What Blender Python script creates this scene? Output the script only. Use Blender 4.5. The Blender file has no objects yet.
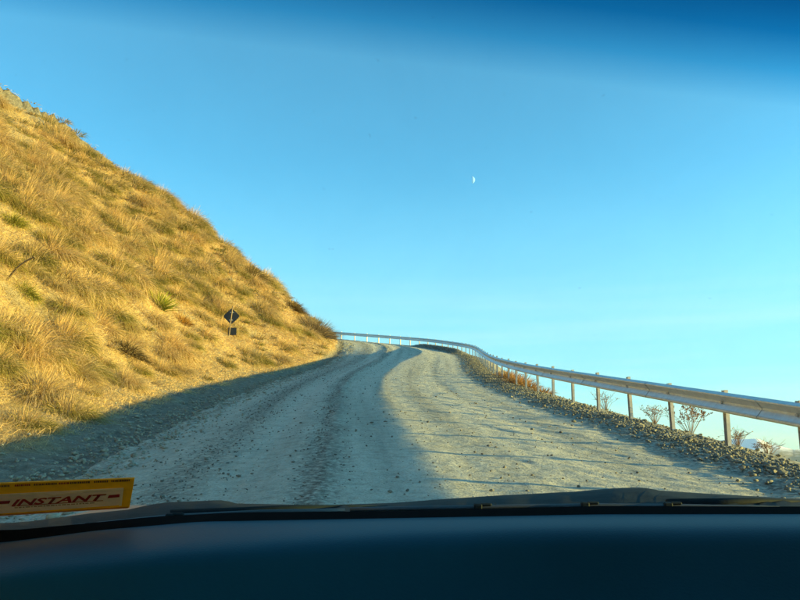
import bpy, bmesh, math, random
import numpy as np
from mathutils import Vector, Matrix

random.seed(7)
rng = np.random.default_rng(11)
scene = bpy.context.scene
COL = scene.collection

# ---------------------------------------------------------------- camera, sky, sun, exposure
PITCH = math.radians(10.5)          # the car climbs, so the camera looks up
FPX = 780.0                          # focal length in pixels of an 800 px wide picture
CAMZ = 1.5
cam_d = bpy.data.cameras.new('camera')
cam_d.sensor_width = 36.0
cam_d.lens = FPX / 800.0 * 36.0
cam_d.clip_start = 0.02
cam_d.clip_end = 400000.0
cam = bpy.data.objects.new('camera', cam_d)
COL.objects.link(cam)
cam.location = (0, 0, CAMZ)
cam.rotation_euler = (math.pi / 2 + PITCH, 0, 0)
scene.camera = cam

SP, CP = math.sin(PITCH), math.cos(PITCH)
def W(X, d, u):
    """tilted road frame (right, ahead, up) -> world"""
    X = np.asarray(X, float); d = np.asarray(d, float); u = np.asarray(u, float)
    return np.stack(np.broadcast_arrays(X, d * CP - u * SP, d * SP + u * CP + CAMZ), -1)

SUN_M, SUN_K = 0.070, 0.05           # fall of the sunbeams across the road, drift along it
tr = Vector(W(-1.0, SUN_K, -SUN_M - 0.05 * SUN_K) - np.array([0, 0, CAMZ])).normalized()
SUN_EL = math.asin(-tr.z)
SUN_AZ = math.atan2(-tr.x, -tr.y)    # clockwise from +Y

world = bpy.data.worlds.new('World')
scene.world = world
world.use_nodes = True
wn = world.node_tree.nodes; wl = world.node_tree.links
wn.clear()
sky = wn.new('ShaderNodeTexSky'); sky.sky_type = 'NISHITA'; sky.sun_disc = False
sky.sun_elevation = SUN_EL
sky.sun_rotation = SUN_AZ
sky.altitude = 1000.0
sky.air_density = 0.62
sky.dust_density = 1.25
sky.ozone_density = 2.0
bg = wn.new('ShaderNodeBackground'); bg.inputs['Strength'].default_value = 0.13
wo = wn.new('ShaderNodeOutputWorld')
# thin streaks of high cloud, low over the horizon all round
w_tc = wn.new('ShaderNodeTexCoord')
w_map = wn.new('ShaderNodeMapping'); w_map.inputs['Scale'].default_value = (1.6, 1.6, 26.0); wl.new(w_tc.outputs['Generated'], w_map.inputs['Vector'])
w_no = wn.new('ShaderNodeTexNoise'); w_no.inputs['Scale'].default_value = 1.0; w_no.inputs['Detail'].default_value = 5.0; w_no.inputs['Roughness'].default_value = 0.5
wl.new(w_map.outputs[0], w_no.inputs['Vector'])
w_r1 = wn.new('ShaderNodeMapRange'); w_r1.inputs['From Min'].default_value = 0.46; w_r1.inputs['From Max'].default_value = 0.72; wl.new(w_no.outputs['Fac'], w_r1.inputs['Value'])
w_sep = wn.new('ShaderNodeSeparateXYZ'); wl.new(w_tc.outputs['Generated'], w_sep.inputs[0])
w_r2 = wn.new('ShaderNodeMapRange'); w_r2.inputs['From Min'].default_value = 0.22; w_r2.inputs['From Max'].default_value = 0.02; w_r2.inputs['To Max'].default_value = 0.75; wl.new(w_sep.outputs['Z'], w_r2.inputs['Value'])
w_mul = wn.new('ShaderNodeMath'); w_mul.operation = 'MULTIPLY'; wl.new(w_r1.outputs[0], w_mul.inputs[0]); wl.new(w_r2.outputs[0], w_mul.inputs[1])
w_mix = wn.new('ShaderNodeMix'); w_mix.data_type = 'RGBA'; wl.new(w_mul.outputs[0], w_mix.inputs[0]); w_mix.inputs[7].default_value = (1.75, 1.38, 1.40, 1)
w_r3 = wn.new('ShaderNodeMapRange'); w_r3.interpolation_type = 'SMOOTHSTEP'; w_r3.inputs['From Min'].default_value = 0.36; w_r3.inputs['From Max'].default_value = 0.06; w_r3.inputs['To Max'].default_value = 0.70; wl.new(w_sep.outputs['Z'], w_r3.inputs['Value'])
w_veil = wn.new('ShaderNodeMix'); w_veil.data_type = 'RGBA'; wl.new(w_r3.outputs[0], w_veil.inputs[0]); wl.new(sky.outputs[0], w_veil.inputs[6]); w_veil.inputs[7].default_value = (0.98, 1.02, 1.32, 1)   # pale veil of high haze towards the horizon
wl.new(w_veil.outputs[2], w_mix.inputs[6])
wl.new(w_mix.outputs[2], bg.inputs['Color'])
wl.new(bg.outputs[0], wo.inputs['Surface'])

sun_d = bpy.data.lights.new('sun', 'SUN')
sun_d.energy = 5.0
sun_d.angle = math.radians(0.4)
sun_d.color = (1.0, 0.40, 0.11)
sun = bpy.data.objects.new('sun', sun_d); COL.objects.link(sun)
sun.rotation_euler = tr.to_track_quat('-Z', 'Y').to_euler()
sun.location = (60, 0, 30)

scene.view_settings.view_transform = 'Standard'
scene.view_settings.look = 'None'
scene.view_settings.gamma = 1.0
scene.view_settings.exposure = 2.62
scene.view_settings.use_curve_mapping = False

# ---------------------------------------------------------------- helpers
def tag(o, label=None, cat=None, group=None, kind=None):
    if label: o['label'] = label
    if cat: o['category'] = cat
    if group: o['group'] = group
    if kind: o['kind'] = kind
    return o

def link(name, me, mat=None, parent=None):
    o = bpy.data.objects.new(name, me); COL.objects.link(o)
    if mat is not None and me is not None and not me.materials: me.materials.append(mat)
    if parent is not None: o.parent = parent
    return o

def empty(name, loc=(0, 0, 0), rot=(0, 0, 0)):
    o = bpy.data.objects.new(name, None); COL.objects.link(o)
    o.location = loc; o.rotation_euler = rot
    o.empty_display_size = 0.1
    return o

def mesh_np(name, verts, faces, smooth=False, colors=None):
    """faces: list of int arrays (n,3) or (n,4)"""
    verts = np.ascontiguousarray(verts, np.float32)
    me = bpy.data.meshes.new(name)
    me.vertices.add(len(verts)); me.vertices.foreach_set('co', verts.ravel())
    loops = np.concatenate([f.ravel() for f in faces]).astype(np.int32)
    tot = np.concatenate([np.full(len(f), f.shape[1]) for f in faces]).astype(np.int32)
    st = np.concatenate([[0], np.cumsum(tot)[:-1]]).astype(np.int32)
    me.loops.add(len(loops)); me.loops.foreach_set('vertex_index', loops)
    me.polygons.add(len(tot)); me.polygons.foreach_set('loop_start', st); me.polygons.foreach_set('loop_total', tot)
    if smooth: me.polygons.foreach_set('use_smooth', np.ones(len(tot), bool))
    me.update(calc_edges=True)
    if colors is not None:
        a = me.color_attributes.new('Col', 'FLOAT_COLOR', 'POINT')
        c = np.ones((len(verts), 4), np.float32); c[:, :3] = colors
        a.data.foreach_set('color', c.ravel())
    return me

def grid_faces(nr, nc):
    i = np.arange(nr - 1)[:, None] * nc + np.arange(nc - 1)[None, :]
    return np.stack([i, i + 1, i + nc + 1, i + nc], -1).reshape(-1, 4)

def bm_mesh(name, bm, smooth=False):
    me = bpy.data.meshes.new(name); bm.normal_update(); bm.to_mesh(me); bm.free()
    if smooth:
        for p in me.polygons: p.use_smooth = True
    return me

def add_box(bm, c, s, M=None):
    r = bmesh.ops.create_cube(bm, size=1.0)
    for v in r['verts']:
        v.co = Vector((v.co.x * s[0] + c[0], v.co.y * s[1] + c[1], v.co.z * s[2] + c[2]))
        if M is not None: v.co = M @ v.co
    return r['verts']

def add_hexa(bm, pts):
    """8 points: bottom ring of 4, top ring of 4"""
    vs = [bm.verts.new(p) for p in pts]
    for f in ((3, 2, 1, 0), (4, 5, 6, 7), (0, 1, 5, 4), (1, 2, 6, 5), (2, 3, 7, 6), (3, 0, 4, 7)):
        bm.faces.new([vs[i] for i in f])
    return vs

def add_tube(bm, pts, r, n=8, r2=None):
    pts = [Vector(p) for p in pts]; rings = []
    for i, p in enumerate(pts):
        t = (pts[min(i + 1, len(pts) - 1)] - pts[max(i - 1, 0)]).normalized()
        a = t.cross(Vector((0, 0, 1)))
        if a.length < 1e-3: a = t.cross(Vector((1, 0, 0)))
        a.normalize(); b = t.cross(a)
        rr = r if r2 is None else r + (r2 - r) * i / (len(pts) - 1)
        rings.append([bm.verts.new(p + (a * math.cos(k * 2 * math.pi / n) + b * math.sin(k * 2 * math.pi / n)) * rr) for k in range(n)])
    for A, B in zip(rings, rings[1:]):
        for k in range(n): bm.faces.new((A[k], A[(k + 1) % n], B[(k + 1) % n], B[k]))
    bm.faces.new(rings[0][::-1]); bm.faces.new(rings[-1])

# value noise ------------------------------------------------------------------
_perm = np.random.default_rng(3).random(65536).astype(np.float32)
def vnoise(x, y, seed=0):
    xi = np.floor(x).astype(np.int64); yi = np.floor(y).astype(np.int64)
    fx = x - xi; fy = y - yi
    fx = fx * fx * (3 - 2 * fx); fy = fy * fy * (3 - 2 * fy)
    def h(a, b): return _perm[((a * 73856093) ^ (b * 19349663) ^ (seed * 83492791)) & 65535]
    return ((h(xi, yi) * (1 - fx) + h(xi + 1, yi) * fx) * (1 - fy) + (h(xi, yi + 1) * (1 - fx) + h(xi + 1, yi + 1) * fx) * fy) * 2 - 1
def fbm(x, y, octs=4, seed=0, gain=0.5):
    s = 0; a = 1.0; t = 0
    for k in range(octs):
        s = s + a * vnoise(x * 2 ** k + 17.3 * k, y * 2 ** k - 9.1 * k, seed + k); t += a; a *= gain
    return s / t
def sstep(a, b, x):
    t = np.clip((x - a) / (b - a), 0, 1); return t * t * (3 - 2 * t)

# ---------------------------------------------------------------- materials
def new_mat(name):
    m = bpy.data.materials.new(name); m.use_nodes = True
    n = m.node_tree.nodes; l = m.node_tree.links
    return m, n, l, n['Principled BSDF']
def noise(n, l, scale, detail=4, rough=0.5, vec=None, dist=0.0):
    t = n.new('ShaderNodeTexNoise'); t.inputs['Scale'].default_value = scale
    t.inputs['Detail'].default_value = detail; t.inputs['Roughness'].default_value = rough; t.inputs['Distortion'].default_value = dist
    if vec is not None: l.new(vec, t.inputs['Vector'])
    return t
def ramp(n, l, src, stops):
    r = n.new('ShaderNodeValToRGB'); e = r.color_ramp.elements
    while len(e) < len(stops): e.new(0.5)
    for q, (p, c) in zip(e, stops): q.position = p; q.color = (*c, 1)
    l.new(src, r.inputs['Fac']); return r
def mix(n, l, fac, a, b, mode='MIX'):
    m = n.new('ShaderNodeMix'); m.data_type = 'RGBA'; m.blend_type = mode
    for s, v in ((0, fac), (6, a), (7, b)):
        if isinstance(v, (int, float)): m.inputs[s].default_value = v
        elif isinstance(v, tuple): m.inputs[s].default_value = (*v, 1)
        else: l.new(v, m.inputs[s])
    return m.outputs[2]
def bump(n, l, src, strength, dist, prev=None):
    b = n.new('ShaderNodeBump'); b.inputs['Strength'].default_value = strength; b.inputs['Distance'].default_value = dist
    l.new(src, b.inputs['Height'])
    if prev is not None: l.new(prev, b.inputs['Normal'])
    return b.outputs['Normal']

def simple(name, col, rough=0.6, metal=0.0, var=0.15, scale=20.0, bumpd=0.0):
    m, n, l, p = new_mat(name)
    tc = n.new('ShaderNodeTexCoord')
    t = noise(n, l, scale, 5, 0.6, tc.outputs['Object'])
    r = ramp(n, l, t.outputs['Fac'], [(0.3, tuple(c * (1 - var) for c in col)), (0.7, tuple(min(1, c * (1 + var)) for c in col))])
    l.new(r.outputs['Color'], p.inputs['Base Color'])
    p.inputs['Roughness'].default_value = rough; p.inputs['Metallic'].default_value = metal
    if bumpd: l.new(bump(n, l, t.outputs['Fac'], 0.6, bumpd), p.inputs['Normal'])
    return m

def mat_gravel_road():
    m, n, l, p = new_mat('gravel_road')
    tc = n.new('ShaderNodeTexCoord'); uv = n.new('ShaderNodeUVMap')
    ob = tc.outputs['Object']
    big = noise(n, l, 0.55, 4, 0.6, ob)
    mid = noise(n, l, 6.0, 5, 0.65, ob)
    fine = noise(n, l, 42.0, 4, 0.7, ob)
    # lengthwise wheel lines: uv = (metres across, metres along)
    mp = n.new('ShaderNodeMapping'); mp.inputs['Scale'].default_value = (2.2, 0.05, 1); l.new(uv.outputs[0], mp.inputs['Vector'])
    st = noise(n, l, 1.0, 4, 0.6, mp.outputs[0])
    c1 = ramp(n, l, big.outputs['Fac'], [(0.3, (0.46, 0.46, 0.385)), (0.7, (0.56, 0.56, 0.48))])
    c2 = ramp(n, l, mid.outputs['Fac'], [(0.30, (0.28, 0.275, 0.23)), (0.5, (0.54, 0.53, 0.45)), (0.72, (0.66, 0.65, 0.56))])
    c = mix(n, l, 0.55, c1.outputs[0], c2.outputs[0])
    c3 = ramp(n, l, st.outputs['Fac'], [(0.30, (0.66, 0.66, 0.66)), (0.5, (0.98, 0.98, 0.98)), (0.7, (1.08, 1.08, 1.08))])
    c = mix(n, l, 0.8, c, c3.outputs[0], 'MULTIPLY')
    c4 = ramp(n, l, fine.outputs['Fac'], [(0.32, (0.40, 0.40, 0.40)), (0.45, (0.95, 0.95, 0.95)), (0.7, (1.2, 1.2, 1.2))])
    c = mix(n, l, 0.75, c, c4.outputs[0], 'MULTIPLY')
    # loose darker gravel between the wheel tracks
    su = n.new('ShaderNodeSeparateXYZ'); l.new(uv.outputs[0], su.inputs[0])
    lines = ramp(n, l, su.outputs['X'], [(0.0, (1, 1, 1)), (0.10, (0.9,) * 3), (0.135, (0, 0, 0)), (0.30, (0, 0, 0)), (0.36, (0.35,) * 3), (0.42, (0, 0, 0)), (0.52, (0, 0, 0)), (0.555, (1, 1, 1)), (0.595, (0, 0, 0)), (0.64, (0, 0, 0)), (0.70, (0.8,) * 3), (0.76, (0.1,) * 3), (0.9, (0.7,) * 3)])
    sc = n.new('ShaderNodeMath'); sc.operation = 'MULTIPLY'; sc.inputs[1].default_value = 0.1; l.new(su.outputs['X'], sc.inputs[0])
    wob = n.new('ShaderNodeMath'); wob.operation = 'MULTIPLY_ADD'; wob.inputs[1].default_value = 0.06; l.new(big.outputs['Fac'], wob.inputs[0]); l.new(sc.outputs[0], wob.inputs[2])
    off = n.new('ShaderNodeMath'); off.operation = 'SUBTRACT'; off.inputs[1].default_value = 0.03; l.new(wob.outputs[0], off.inputs[0]); l.new(off.outputs[0], lines.inputs['Fac'])
    gn = noise(n, l, 16.0, 4, 0.7, ob); gr = ramp(n, l, gn.outputs['Fac'], [(0.40, (0, 0, 0)), (0.58, (1, 1, 1))])
    ml = mix(n, l, 1.0, lines.outputs[0], gr.outputs[0], 'MULTIPLY')
    c = mix(n, l, ml, c, (0.13, 0.12, 0.10))
    l.new(c, p.inputs['Base Color'])
    p.inputs['Roughness'].default_value = 0.95; p.inputs['Specular IOR Level'].default_value = 0.15
    b = bump(n, l, mid.outputs['Fac'], 0.9, 0.10)
    b = bump(n, l, fine.outputs['Fac'], 1.0, 0.022, b)
    l.new(b, p.inputs['Normal'])
    return m

def mat_hill():
    m, n, l, p = new_mat('dry_hill_soil')
    tc = n.new('ShaderNodeTexCoord'); ob = tc.outputs['Object']
    a = noise(n, l, 0.35, 5, 0.6, ob); b_ = noise(n, l, 5.0, 5, 0.65, ob); f = noise(n, l, 40.0, 3, 0.7, ob)
    c1 = ramp(n, l, a.outputs['Fac'], [(0.35, (0.37, 0.265, 0.135)), (0.65, (0.50, 0.37, 0.195))])
    c2 = ramp(n, l, b_.outputs['Fac'], [(0.3, (0.17, 0.125, 0.055)), (0.55, (0.33, 0.25, 0.11)), (0.75, (0.44, 0.36, 0.18))])
    c = mix(n, l, 0.6, c1.outputs[0], c2.outputs[0])
    pt = noise(n, l, 0.8, 4, 0.6, ob, 0.4); pm = ramp(n, l, pt.outputs['Fac'], [(0.52, (0, 0, 0)), (0.64, (0.8, 0.8, 0.8))])
    c = mix(n, l, pm.outputs[0], c, (0.27, 0.235, 0.165))
    at = n.new('ShaderNodeVertexColor'); at.layer_name = 'Col'
    sep = n.new('ShaderNodeSeparateColor'); l.new(at.outputs[0], sep.inputs[0])
    rk = ramp(n, l, b_.outputs['Fac'], [(0.3, (0.10, 0.096, 0.085)), (0.55, (0.21, 0.20, 0.175)), (0.75, (0.31, 0.295, 0.26))])
    c = mix(n, l, sep.outputs[0], c, rk.outputs[0])
    fr = ramp(n, l, f.outputs['Fac'], [(0.3, (0.6, 0.6, 0.6)), (0.6, (1.1, 1.1, 1.1))])
    c = mix(n, l, 0.7, c, fr.outputs[0], 'MULTIPLY')
    l.new(c, p.inputs['Base Color']); p.inputs['Roughness'].default_value = 0.95; p.inputs['Specular IOR Level'].default_value = 0.1
    b = bump(n, l, b_.outputs['Fac'], 0.8, 0.12); b = bump(n, l, f.outputs['Fac'], 0.8, 0.015, b)
    l.new(b, p.inputs['Normal'])
    return m

def mat_blade(name):
    m, n, l, p = new_mat(name)
    at = n.new('ShaderNodeVertexColor'); at.layer_name = 'Col'
    oi = n.new('ShaderNodeObjectInfo')
    v = ramp(n, l, oi.outputs['Random'], [(0.0, (0.82, 0.80, 0.72)), (0.4, (1.0, 0.98, 0.95)), (0.75, (1.06, 0.97, 0.85)), (1.0, (1.15, 1.12, 1.1))])
    c = mix(n, l, 1.0, at.outputs[0], v.outputs[0], 'MULTIPLY')
    l.new(c, p.inputs['Base Color']); p.inputs['Roughness'].default_value = 0.7; p.inputs['Specular IOR Level'].default_value = 0.2
    tl = n.new('ShaderNodeBsdfTranslucent'); l.new(c, tl.inputs['Color'])
    ms = n.new('ShaderNodeMixShader'); ms.inputs[0].default_value = 0.3
    out = [q for q in n if q.type == 'OUTPUT_MATERIAL'][0]
    l.new(p.outputs[0], ms.inputs[1]); l.new(tl.outputs[0], ms.inputs[2]); l.new(ms.outputs[0], out.inputs['Surface'])
    return m

def mat_stone(name, lo, hi):
    m, n, l, p = new_mat(name)
    tc = n.new('ShaderNodeTexCoord'); oi = n.new('ShaderNodeObjectInfo')
    t = noise(n, l, 14.0, 5, 0.65, tc.outputs['Object'])
    r = ramp(n, l, t.outputs['Fac'], [(0.3, lo), (0.7, hi)])
    v = ramp(n, l, oi.outputs['Random'], [(0.0, (0.6, 0.6, 0.62)), (0.6, (1.0, 0.98, 0.95)), (1.0, (1.25, 1.2, 1.1))])
    c = mix(n, l, 1.0, r.outputs[0], v.outputs[0], 'MULTIPLY')
    l.new(c, p.inputs['Base Color']); p.inputs['Roughness'].default_value = 0.9
    l.new(bump(n, l, t.outputs['Fac'], 0.7, 0.02), p.inputs['Normal'])
    return m

def mat_galv():
    m, n, l, p = new_mat('galvanised_steel')
    tc = n.new('ShaderNodeTexCoord')
    t = noise(n, l, 9.0, 5, 0.7, tc.outputs['Object']); t2 = noise(n, l, 60.0, 3, 0.6, tc.outputs['Object'])
    r = ramp(n, l, t.outputs['Fac'], [(0.3, (0.56, 0.57, 0.57)), (0.7, (0.74, 0.75, 0.75))])
    l.new(r.outputs[0], p.inputs['Base Color']); p.inputs['Metallic'].default_value = 0.65
    rr = ramp(n, l, t2.outputs['Fac'], [(0.3, (0.34,) * 3), (0.7, (0.50,) * 3)]); l.new(rr.outputs[0], p.inputs['Roughness'])
    l.new(bump(n, l, t.outputs['Fac'], 0.15, 0.01), p.inputs['Normal'])
    return m

M_ROAD = mat_gravel_road()
M_HILL = mat_hill()
M_BLADE = mat_blade('tussock_blade')
M_STONE = mat_stone('berm_stone', (0.14, 0.135, 0.11), (0.38, 0.37, 0.30))
M_PEBBLE = mat_stone('loose_pebble', (0.09, 0.088, 0.08), (0.26, 0.245, 0.20))
M_SCREE = mat_stone('scree_stone', (0.10, 0.075, 0.045), (0.20, 0.155, 0.10))
M_GALV = mat_galv()
M_POST = simple('weathered_post_steel', (0.46, 0.43, 0.40), 0.55, 0.35, 0.15, 15)

# ---------------------------------------------------------------- the line of the guardrail, in the tilted road frame
ctrl = np.array([  # right, ahead, rise over the even climb
    (7.4, -34, 0), (6.6, -20, 0), (5.9, -10, 0), (5.25, 0, 0), (4.56, 10.95, 0), (4.2, 16, 0), (3.94, 20.1, 0), (3.82, 25, 0), (3.86, 31, 0.02),
    (4.14, 37, 0.07), (4.45, 42.5, 0.16), (4.72, 48, 0.27), (4.75, 54, 0.39), (4.0, 62, 0.56), (2.7, 67.5, 0.75), (0.3, 72.8, 0.97), (-2.9, 77.3, 1.22),
    (-6.1, 80.3, 1.46), (-10, 82.6, 1.7), (-16, 84.6, 2.0), (-24, 85.4, 2.4), (-36, 83.5, 3.0), (-52, 78, 3.8), (-72, 70, 4.8)], float)
def catmull(P, n=40):
    out = []
    for i in range(len(P) - 1):
        p0 = P[max(i - 1, 0)]; p1 = P[i]; p2 = P[i + 1]; p3 = P[min(i + 2, len(P) - 1)]
        t = np.linspace(0, 1, n, endpoint=False)[:, None]
        out.append(0.5 * (2 * p1 + (p2 - p0) * t + (2 * p0 - 5 * p1 + 4 * p2 - p3) * t ** 2 + (-p0 + 3 * p1 - 3 * p2 + p3) * t ** 3))
    return np.concatenate(out + [P[-1:]])
pp = catmull(ctrl)
arc = np.concatenate([[0], np.cumsum(np.hypot(np.diff(pp[:, 0]), np.diff(pp[:, 1])))])
STEP = 0.25
S = np.arange(0, arc[-1], STEP)
path = np.stack([np.interp(S, arc, pp[:, k]) for k in range(3)], -1)
ker = np.hanning(17); ker /= ker.sum()
for k in range(3):
    path[:, k] = np.convolve(np.pad(path[:, k], 8, mode='reflect', reflect_type='odd'), ker, 'valid')
tang = np.gradient(path[:, :2], axis=0); tang /= np.linalg.norm(tang, axis=1)[:, None]
left = np.stack([-tang[:, 1], tang[:, 0]], -1)
def path_at(s):
    return [np.interp(s, S, path[:, k]) for k in range(3)] + [np.interp(s, S, left[:, k]) for k in range(2)]
def s_of_d(d):      # first stretch only, where distance ahead grows along the path
    i = np.argmax(path[:, 1] > d); return S[i]
CAMH = 1.49; CLIMB = 0.05

def nearest(X, d):
    X = np.asarray(X, float).ravel(); d = np.asarray(d, float).ravel()
    v = np.empty_like(X); s = np.empty_like(X)
    for a in range(0, len(X), 20000):
        x = X[a:a + 20000, None] - path[None, :, 0]; y = d[a:a + 20000, None] - path[None, :, 1]
        i = np.argmin(x * x + y * y, 1); r = np.arange(len(i))
        along = x[r, i] * tang[i, 0] + y[r, i] * tang[i, 1]
        across = x[r, i] * left[i, 0] + y[r, i] * left[i, 1]
        dist = np.sqrt((x[r, i] ** 2 + y[r, i] ** 2))
        v[a:a + 20000] = np.where(np.abs(along) < STEP, across, np.sign(across) * dist)
        s[a:a + 20000] = S[i] + np.clip(along, -STEP, STEP)
    return v, s

_V = np.array([-400, -60, -3.0, -1.2, -0.5, 0.0, 0.45, 1.0, 1.5, 3.0, 4.4, 5.8, 7.4, 8.4, 8.9, 9.4, 10.2, 11.2, 13.0, 14.2, 18.1, 21.5, 25.3, 28.5, 31.5, 34.5, 42, 60, 90])
_H = np.array([-290, -46, -1.6, -0.35, -0.08, -0.02, 0.015, 0.0, 0.012, 0.086, 0.156, 0.165, -0.005, -0.15, -0.20, -0.14, 0.05, 0.52, 2.05, 3.25, 6.5, 9.3, 11.9, 14.0, 15.9, 17.3, 21.5, 31, 42])
_vt = np.arange(-400, 90, 0.05); _ht = np.interp(_vt, _V, _H)
_k = np.hanning(15); _k /= _k.sum(); _ht = np.convolve(np.pad(_ht, 7, mode='edge'), _k, 'valid')
def section(v): return np.interp(v, _vt, _ht)

def base_u(s):
    return -CAMH - CLIMB * np.interp(s, S, path[:, 1]) + np.interp(s, S, path[:, 2])
def hill_relief(X, d, v):
    w = sstep(9.5, 13.5, v)
    return w * (0.9 * fbm(X / 13, d / 13, 3, 5) + 0.55 * fbm(X / 2.2, d / 2.2, 3, 9)) + sstep(8.5, 9.3, v) * 0.10 * fbm(X / 0.6, d / 0.6, 4, 21, 0.6)
def camber(s, v):       # the inner side of the bend lies higher, without the ditch
    d = np.interp(s, S, path[:, 1]); vc = np.minimum(v, 8.9)
    return sstep(40, 62, d) * (0.085 * np.clip(vc - 1.0, 0, 7.7) + np.clip(0.15 - section(vc), 0, 0.35) * sstep(4.0, 4.8, v))
def foot_shift(v, s):
    return 1.35 * sstep(18, 50, np.interp(s, S, path[:, 1])) * sstep(8.7, 9.5, v)
def terrain_u(X, d):
    X = np.asarray(X, float); d = np.asarray(d, float); sh = np.broadcast(X, d).shape
    X, d = [np.broadcast_to(q, sh).ravel() for q in (X, d)]
    v, s = nearest(X, d)
    return (base_u(s) + camber(s, v) + section(v + foot_shift(v, s)) + hill_relief(X, d, v)).reshape(sh), v.reshape(sh), s.reshape(sh)
def hit(px, py, d0=6.0, d1=110.0):
    """where the sight line through a picture point meets the terrain"""
    dd = np.concatenate([np.arange(d0, 40, 0.1), np.arange(40, d1, 0.25)])
    X = (px - 400) / FPX * dd; u = (300 - py) / FPX * dd
    tu, v, s = terrain_u(X, dd)
    b = np.nonzero(u < tu)[0]
    if len(b) == 0: return None
    i = b[0]
    return float(X[i]), float(dd[i]), float(tu[i])

# ---------------------------------------------------------------- road
def mound(s, v):
    d = np.interp(s, S, path[:, 1])
    return 0.26 * sstep(55, 61, d) * (1 - sstep(69, 72, d)) * np.exp(-((v + 0.1) / 0.5) ** 2) - 0.05 * sstep(70, 74, d) * np.exp(-((v - 0.45) / 0.5) ** 2)
def build_road():
    sA, sB = s_of_d(-26), S[-1] - 2
    s0 = s_of_d(0.0)
    rows = [sA]
    while rows[-1] < sB:
        dist = rows[-1] - s0
        rows.append(rows[-1] + (0.4 if dist < 4 else float(np.clip(0.0032 * dist, 0.022, 0.5))))
    rows = np.array(rows)
    vs = np.concatenate([np.arange(-1.2, 9.15, 0.04)])
    px_, pd_, pr_, lx, ly = path_at(rows)
    X = px_[:, None] + lx[:, None] * vs[None]; D = pd_[:, None] + ly[:, None] * vs[None]
    u = (-CAMH - CLIMB * pd_ + pr_)[:, None] + section(vs)[None]
    V = np.broadcast_to(vs[None], X.shape); Sg = np.broadcast_to(rows[:, None], X.shape)
    on = sstep(1.0, 1.7, V) * (1 - sstep(8.0, 8.8, V))
    # lumps, wheel ruts, corrugations
    lump = 0.011 * fbm(X / 0.40, D / 0.40, 4, 31, 0.6) + 0.005 * fbm(X / 1.6, D / 1.6, 2, 41)
    ruts = -0.010 * np.exp(-((V - 2.5 - 0.15 * np.sin(Sg / 9)) / 0.28) ** 2) - 0.008 * np.exp(-((V - 4.1 - 0.15 * np.sin(Sg / 9)) / 0.26) ** 2) \
           + 0.03 * np.exp(-((V - 5.55 - 0.1 * np.sin(Sg / 11)) / 0.12) ** 2) * (0.6 + 0.8 * vnoise(Sg / 0.5, V / 0.2, 3)) \
           - 0.008 * np.exp(-((V - 4.9) / 0.25) ** 2) - 0.02 * np.exp(-((V - 6.3) / 0.28) ** 2)
    diag = 0.016 * fbm((X * 0.8 + D * 0.6) / 0.22, (X * 0.6 - D * 0.8) / 0.9, 3, 55) * (1 - sstep(3.0, 4.2, V))
    u = u + on * (lump + ruts + diag)
    u = u + mound(Sg, V) + camber(Sg, V)
    edge = sstep(-0.2, 0.3, V) * (1 - sstep(1.0, 1.6, V))
    u = u + edge * (0.04 * fbm(X / 0.3, D / 0.3, 3, 61)) + (sstep(7.6, 8.4, V)) * 0.06 * fbm(X / 0.35, D / 0.35, 3, 67)
    u = u - 0.20 * sstep(8.6, 9.0, V)
    P = W(X, D, u).reshape(-1, 3)
    me = mesh_np('road', P, [grid_faces(len(rows), len(vs))[:, ::-1]], True)
    uvl = me.uv_layers.new(name='UVMap')
    li = np.empty(len(me.loops), np.int32); me.loops.foreach_get('vertex_index', li)
    uvs = np.stack([V.ravel(), Sg.ravel()], -1)[li].astype(np.float32)
    uvl.data.foreach_set('uv', uvs.ravel())
    tag(link('road', me, M_ROAD), 'pale gravel mountain road climbing and bending left', 'road', kind='structure')
build_road()

# ---------------------------------------------------------------- hillside, outer slope, valley, far mountains
def build_hill():
    xs = np.concatenate([np.arange(-85, -40, 1.0), np.arange(-40, -16, 0.4), np.arange(-16, 1.0, 0.16)])
    ds = np.concatenate([np.arange(-26, 4, 1.0), np.arange(4, 30, 0.18), np.arange(30, 90, 0.35)])
    X, D = np.meshgrid(xs, ds)
    u, v, s = terrain_u(X, D)
    u = u - 0.16 * (1 - sstep(8.35, 8.65, v + 0.25 * fbm(X / 0.5, D / 0.5, 2, 15)))
    P = W(X, D, u).reshape(-1, 3)
    f = grid_faces(len(ds), len(xs))
    f = f[(v.ravel()[f] > 8.3).all(1)]
    v = v + foot_shift(v, s)
    scree = sstep(24, 30, v + 5 * fbm(X / 6, D / 6, 3, 77)) * sstep(0.0, 0.25, fbm(X / 5, D / 5, 3, 79) + 0.25)
    bank = (1 - sstep(9.6, 10.5, v + 0.8 * fbm(X / 1.0, D / 1.0, 2, 83))) * 0.9
    c = np.zeros((X.size, 3)); c[:, 0] = np.clip(scree + bank, 0, 1).ravel()
    used = np.unique(f); remap = np.full(len(P), -1); remap[used] = np.arange(len(used))
    me = mesh_np('hillside', P[used], [remap[f]], True, c[used])
    tag(link('hillside', me, M_HILL), kind='structure')
build_hill()

def build_outer():
    rows = np.arange(s_of_d(-26), S[-1] - 2, 1.0)
    vs = np.array([-0.9, -1.3, -2, -3.5, -6, -10, -16, -25, -40, -60, -90, -130, -190])
    px_, pd_, pr_, lx, ly = path_at(rows)
    X = px_[:, None] + lx[:, None] * vs[None]; D = pd_[:, None] + ly[:, None] * vs[None]
    u = (-CAMH - CLIMB * pd_ + pr_)[:, None] + section(vs)[None] - 0.03 + 0.3 * fbm(X / 3, D / 3, 3, 91) * sstep(1.5, 5, -vs)[None]
    me = mesh_np('outer_slope', W(X, D, u).reshape(-1, 3), [grid_faces(len(rows), len(vs))], True, np.zeros((X.size, 3)) + 0.3)
    tag(link('outer_slope', me, M_HILL), kind='structure')
build_outer()

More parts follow.
